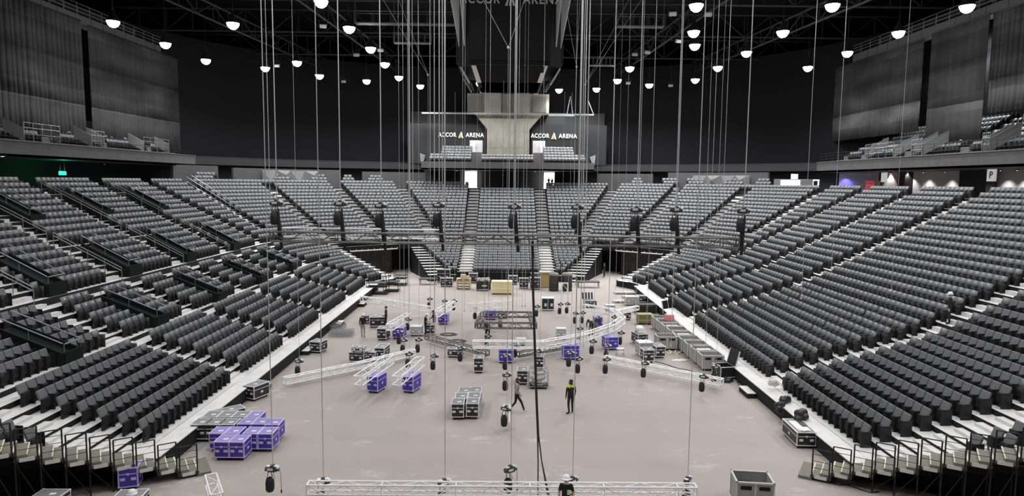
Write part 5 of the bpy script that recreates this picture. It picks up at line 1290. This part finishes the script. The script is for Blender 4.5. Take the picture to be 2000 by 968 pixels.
# ring of coiled cable on the floor
for i, (px, py, lab) in enumerate(((876, 653, 'coil of dark cable on the floor right of the table workers'), (893, 666, 'small coil of dark cable beside the dark floor truss'))):
    b = MB(); P = []
    for q in range(64): rr = .28+.32*q/64; P.append(Vector((rr*1.1*math.cos(q*.6), rr*.9*math.sin(q*.6), .03)))
    b.path(P, .022, 5); tag(b.build('cable_coil', [mat('cable_grey', (.08, .075, .07), .6)], loc=at(px, py, z=0)), lab, 'cable', 'cables on the floor')
g = at(250, 1000, z=0); e = empty('hard_hat', (g.x+.02, g.y+.25, .555)); b = MB(); b.lathe([(.17, .0), (.14, .015), (.132, .07), (.10, .125), (.05, .15), (1e-3, .155)], n=14); b.build('shell', [mat('helmet_white', (.9, .9, .88), .35)], e, True)
b = MB(); b.rbox((0, .17, .012), (.16, .1, .014), .006); b.build('brim', [MATS['helmet_white']], e); tag(e, 'white hard hat lying on a black case at the bottom frame edge', 'helmet')
# ------------------------------------------------------------------ people
M_SKIN = mat('skin', (.55, .36, .27), .6); M_HELMET = mat('helmet_white', (.9, .9, .88), .35); M_HAIR = mat('hair_dark', (.03, .022, .018), .7)
BASE = dict(pelvis=(0, 0, .94), spine=(0, 0, 1.12), chest=(0, .0, 1.32), neck=(0, .0, 1.49), head=(0, .015, 1.60), crown=(0, .01, 1.70),
    shL=(-.175, 0, 1.43), elL=(-.235, -.03, 1.15), wrL=(-.235, .04, .90), hdL=(-.235, .06, .83), shR=(.175, 0, 1.43), elR=(.235, -.03, 1.15), wrR=(.235, .04, .90), hdR=(.235, .06, .83),
    hpL=(-.095, 0, .90), knL=(-.105, .02, .50), anL=(-.11, -.03, .09), toL=(-.12, .15, .035), hpR=(.095, 0, .90), knR=(.105, .02, .50), anR=(.11, -.03, .09), toR=(.12, .15, .035))
RAD = dict(pelvis=.135, spine=.125, chest=.15, neck=.058, head=.092, crown=.072, sh=.072, el=.047, wr=.032, hd=.036, hp=.092, kn=.062, an=.045, to=.038)
EDG = [('pelvis', 'spine', 0), ('spine', 'chest', 0), ('chest', 'neck', 0), ('neck', 'head', 3), ('head', 'crown', 3)]
for s in 'LR': EDG += [('chest', 'sh'+s, 0), ('sh'+s, 'el'+s, 0), ('el'+s, 'wr'+s, 0), ('wr'+s, 'hd'+s, 3), ('pelvis', 'hp'+s, 1), ('hp'+s, 'kn'+s, 1), ('kn'+s, 'an'+s, 1), ('an'+s, 'to'+s, 2)]
def person(loc, rz, label, top, legs, shoes, pose=None, helmet=True, scale=1.0, yoke=None, bare_arms=False, name='person', mask=False, hair=True):
    P = {k: Vector(v) for k, v in BASE.items()}
    for k, v in (pose or {}).items(): P[k] = Vector(v)
    names = list(P); vs = [P[n] for n in names]; rad = [RAD.get(n, RAD.get(n[:2], .05)) for n in names]; ed = [(names.index(a), names.index(b)) for a, b, _ in EDG]; seg = [(P[a], P[b], t) for a, b, t in EDG]
    for s, sx in (('L', -1), ('R', 1)):          # four fingers and a thumb on every palm
        w, h = P['wr'+s], P['hd'+s]; d = (h-w).normalized(); side = Vector((0, 1, 0)) if abs(d.y) < .7 else Vector((sx, 0, 0)); side = (side-d*side.dot(d)).normalized(); nrm = d.cross(side)
        for f in range(4):
            L = (.075, .085, .08, .062)[f]; base = h+side*(.027-.018*f); j1 = base+d*L*.5; j2 = base+d*L*.85-Vector((sx*.022, 0, 0))
            o = len(vs); vs += [j1, j2]; rad += [.0095, .008]; ed += [(names.index('hd'+s), o), (o, o+1)]; seg += [(h, j1, 3), (j1, j2, 3)]
        t1 = (w+h)/2+side*.045; t2 = t1+d*.045+side*.012; o = len(vs); vs += [t1, t2]; rad += [.012, .010]; ed += [(names.index('hd'+s), o), (o, o+1)]; seg += [(h, t1, 3), (t1, t2, 3)]
    me = bpy.data.meshes.new('body'); me.from_pydata([tuple(v) for v in vs], ed, []); o = bpy.data.objects.new('body_tmp', me); COL.objects.link(o)
    md = o.modifiers.new('skin', 'SKIN'); md.use_smooth_shade = True
    for i, sv in enumerate(me.skin_vertices[0].data): sv.radius = (rad[i]*(1.15 if names[i:i+1] in (['chest'], ['pelvis'], ['spine']) else 1), rad[i]*(.78 if i < len(names) and names[i] in ('chest', 'spine', 'pelvis') else 1)); sv.use_root = (i == 0)
    sb = o.modifiers.new('sub', 'SUBSURF'); sb.levels = 2; sb.render_levels = 2
    bpy.context.view_layer.update()
    m2 = bpy.data.meshes.new_from_object(o.evaluated_get(bpy.context.evaluated_depsgraph_get())); bpy.data.objects.remove(o)
    m2.materials.clear()
    for mt in (top, legs, shoes, M_SKIN, yoke or top): m2.materials.append(mt)
    for p in m2.polygons:
        c = p.center; best, bt, bi = 9, 0, 0
        for i, (a, b, t) in enumerate(seg):
            d = b-a; u = max(0, min(1, (c-a).dot(d)/max(d.length_squared, 1e-9))); q = (c-(a+d*u)).length-.02*(t == 3 and c.z > P['neck'].z-.02)
            if q < best: best, bt, bi = q, t, i
        if yoke and bt == 0 and c.z > P['chest'].z+.05 and abs(c.x) < .24: bt = 4
        if bare_arms and bt == 0 and any((c-P['el'+s]).length < .12 or (c-P['wr'+s]).length < .14 for s in 'LR'): bt = 3
        p.material_index = bt
    b = bpy.data.objects.new(name, m2); COL.objects.link(b); b.location = loc; b.rotation_euler.z = rz; b.scale = (scale,)*3
    hd = P['head']; up = (P['crown']-P['neck']).normalized(); fw = Vector((0, 1, 0)); fw = (fw-up*fw.dot(up)).normalized(); rt = fw.cross(up)
    R = Matrix((rt, fw, up)).transposed()
    f = MB()
    f.add([R @ Vector(v)+hd for v in ((-.016, .085, .03), (.016, .085, .03), (.022, .118, -.012), (-.022, .118, -.012), (0, .085, -.02))], [(0, 1, 2, 3), (3, 2, 4)])
    for sx in (-1, 1): f.sphere(R @ Vector((sx*.095, .0, .01))+hd, .022, n=6, sz=1.4)
    f.build('nose_and_ears', [M_SKIN], b, True)
    f = MB()
    for sx in (-1, 1): f.sphere(R @ Vector((sx*.034, .083, .028))+hd, .012, n=6)
    f.sphere(R @ Vector((0, .088, -.045))+hd, .013, n=6, sz=.4); f.build('eyes_and_mouth', [M_HAIR], b, True)
    if helmet:
        f = MB(); f.lathe([(.150, .035), (.135, .035), (.128, .08), (.105, .135), (.06, .165), (1e-3, .172)], hd+up*.02, 14, R=R); f.rbox(hd+up*.058+fw*.15, (.17, .10, .014), .006, M=R); f.rbox(hd+up*.175, (.03, .2, .03), .012, M=R)
        f.build('hard_hat', [M_HELMET], b, True)
    elif hair:
        f = MB(); f.sphere(hd+up*.055-fw*.034, .102, n=12, sz=1.0); f.build('hair', [M_HAIR], b, True)
    if mask:
        f = MB(); f.rbox(hd+fw*.085-up*.035, (.13, .05, .09), .02, M=R); f.build('face_mask', [M_HELMET], b)
    return tag(b, label, 'person')
def cl(n, c): return mat('cloth_'+n, c, .8, noise=.2, nscale=12)
K, DK, GR, BE, WH = cl('black', (.014, .014, .016)), cl('dark_blue', (.02, .024, .035)), cl('grey_hoodie', (.30, .29, .29)), cl('beige', (.34, .30, .26)), cl('white_shoe', (.8, .78, .76))
YE, RD, SH = cl('hi_vis_yellow', (.62, .72, .10)), cl('red_trim', (.5, .05, .05)), cl('shoe_black', (.012, .012, .012))
# walking man in grey, striding to the right and towards the camera
walk = dict(knR=(.10, .22, .53), anR=(.10, .36, .12), toR=(.11, .53, .10), knL=(-.10, -.03, .50), anL=(-.10, -.36, .14), toL=(-.11, -.24, .035), elR=(.24, -.10, 1.16), wrR=(.22, .10, .95), hdR=(.21, .15, .89), elL=(-.24, -.02, 1.16), wrL=(-.23, .14, .95), hdL=(-.22, .19, .89), head=(0, .05, 1.59), crown=(0, .06, 1.69), neck=(0, .015, 1.48))
p = at(1009, 805, z=0); person((p.x, p.y, 0), -math.pi/2+.25, 'man in grey hoodie and dark trousers striding across the floor in white shoes', GR, K, WH, walk, helmet=False, hair=True)
st = dict(elL=(-.25, -.05, 1.15), wrL=(-.25, .0, .89), hdL=(-.25, .02, .82), anR=(.13, .05, .09), toR=(.19, .22, .035), knR=(.115, .05, .5), anL=(-.10, -.06, .09), toL=(-.17, .10, .035))
p = at(1114, 808, z=0); person((p.x, p.y, 0), .35, 'man standing in dark work clothes with bright yellow shoulders, seen from behind', K, K, SH, st, helmet=False, yoke=YE, hair=True)
# helmeted worker at the bottom edge
p = at(1106, 948, Y=21.0); person((p.x, 21.0, 0), math.pi-.15, 'worker in white helmet and black shirt facing up at the bottom frame edge', K, DK, SH, dict(head=(0, .02, 1.60), crown=(0, -.03, 1.70), wrR=(.20, .22, 1.02), hdR=(.15, .27, 1.05), wrL=(-.2, .25, 1.0), hdL=(-.15, .3, 1.02)), True, mask=True, bare_arms=True)
p = at(1122, 968, Y=20.8); b = MB(); b.rbox((0, 0, 0), (.12, .03, .16), .01); o = b.build('cream_card', [mat('card_cream', (.8, .74, .5), .6)], bpy.data.objects['person.002'] if 'person.002' in bpy.data.objects else None, loc=(-.10, .16, 1.26))
p = at(709, 659, z=0); person((p.x, p.y, 0), math.pi*.95+math.pi, 'man in white helmet, black jacket with red trim and beige trousers', K, BE, cl('tan_shoe', (.4, .34, .3)), dict(wrR=(.2, .2, 1.05), hdR=(.18, .27, 1.07), anL=(-.10, .06, .09), toL=(-.11, .24, .035)), True)
p = at(754, 641, z=0); person((p.x, p.y, 0), math.pi*.5, 'man in dark clothes and cap standing right of the long black trunk', DK, K, SH, dict(wrL=(-.2, .2, 1.0), hdL=(-.16, .26, 1.0)), False)
p = at(831, 657, z=0); person((p.x, p.y, 0), -math.pi*.42, 'man in white helmet and black T-shirt working at a small table', K, K, SH, dict(elR=(.22, .12, 1.14), wrR=(.14, .34, 1.06), hdR=(.1, .4, 1.04), elL=(-.22, .12, 1.14), wrL=(-.14, .34, 1.06), hdL=(-.1, .4, 1.04), head=(0, .08, 1.58), crown=(0, .11, 1.67), neck=(0, .03, 1.47)), True, bare_arms=True)
p = at(848, 650, z=0); person((p.x, p.y, 0), math.pi*.6, 'dark haired worker in black facing the helmeted man across the small table', K, K, SH, dict(elR=(.22, .12, 1.14), wrR=(.14, .34, 1.06), hdR=(.1, .4, 1.04), head=(0, .08, 1.58), crown=(0, .11, 1.67), neck=(0, .03, 1.47)), False)
e = case((841, 655), .75, .6, .80, 'b', 'black case used as a work table by two men', .1, SG, name='flight_case'); b = MB()
for i in range(7): b.rbox((-.25+.09*i, .1*math.sin(i*2.2), .84), (.1, .14, .08), .02, rz=i, mi=i % 2)
b.build('tool_clutter', [M_CBLK, M_STICK], e)
# crouching and bending workers
crouch = dict(pelvis=(0, -.05, .48), spine=(0, .02, .64), chest=(0, .10, .80), neck=(0, .18, .93), head=(0, .22, 1.03), crown=(0, .25, 1.12), shL=(-.17, .12, .88), shR=(.17, .12, .88), elL=(-.22, .25, .66), elR=(.22, .25, .66), wrL=(-.15, .42, .52), wrR=(.15, .42, .52), hdL=(-.12, .46, .46), hdR=(.12, .46, .46), hpL=(-.1, -.05, .46), hpR=(.1, -.05, .46), knL=(-.14, .30, .50), knR=(.14, .26, .42), anL=(-.13, .10, .09), anR=(.13, -.10, .12), toL=(-.14, .28, .035), toR=(.14, .06, .035))
bend = dict(pelvis=(0, -.1, .90), spine=(0, .04, 1.04), chest=(0, .22, 1.15), neck=(0, .36, 1.20), head=(0, .45, 1.22), crown=(0, .54, 1.25), shL=(-.17, .28, 1.18), shR=(.17, .28, 1.18), elL=(-.2, .36, .93), elR=(.2, .36, .93), wrL=(-.14, .48, .74), wrR=(.14, .48, .74), hdL=(-.12, .52, .68), hdR=(.12, .52, .68), hpL=(-.1, -.1, .87), hpR=(.1, -.1, .87))
p = at(952, 666, z=0); person((p.x, p.y, 0), .2, 'worker in white helmet bending below the rectangular hanging frame', K, K, SH, bend, True)
p = at(1154, 656, z=0); person((p.x, p.y, 0), 2.6, 'worker in dark clothes bending inside the curved truss, left of two', cl('charcoal', (.05, .05, .05)), K, SH, bend, False)
p = at(1163, 654, z=0); person((p.x, p.y, 0), -.6, 'worker in grey striped trousers crouching inside the curved truss, right of two', K, cl('grey_trouser', (.18, .17, .17)), SH, dict(bend, knL=(-.1, .1, .5)), False)
# the worker standing among the seats of the right stand
p = at(1864, 643, Y=36.6); 
k = min(range(NROW), key=lambda k: abs(to_px((X0+tk(k)+.25, 35.3, zk(k)+.1))[0]-1864)); x_ = X0+tk(k)+.25; q = Vector((x_, 35.3, 0))
person((x_, q.y, zk(k)), math.pi*.35, 'worker in white helmet and black clothes standing among the seats of the right stand', K, K, SH, dict(elR=(.24, .05, 1.16), wrR=(.16, .26, 1.15), hdR=(.13, .32, 1.2)), True)
for i, (px, lab) in enumerate(((1071.5, 'dark figure standing in the bright far doorway, left one'), (1078, 'dark figure standing in the bright far doorway, right one'))):
    p = at(px, 368, Y=102.3); person((p.x, 102.3-.15*i, p.z-.05), .5*i, lab, K, K, SH, None, False, 1.0 if i == 0 else .96)
for i, (px, py, lab) in enumerate(((1180, 541, 'dark figure standing in the right corner opening'), )):
    p = at(px, py, z=0); person((p.x, p.y, 0), 1.0, lab, K, K, SH, None, False)
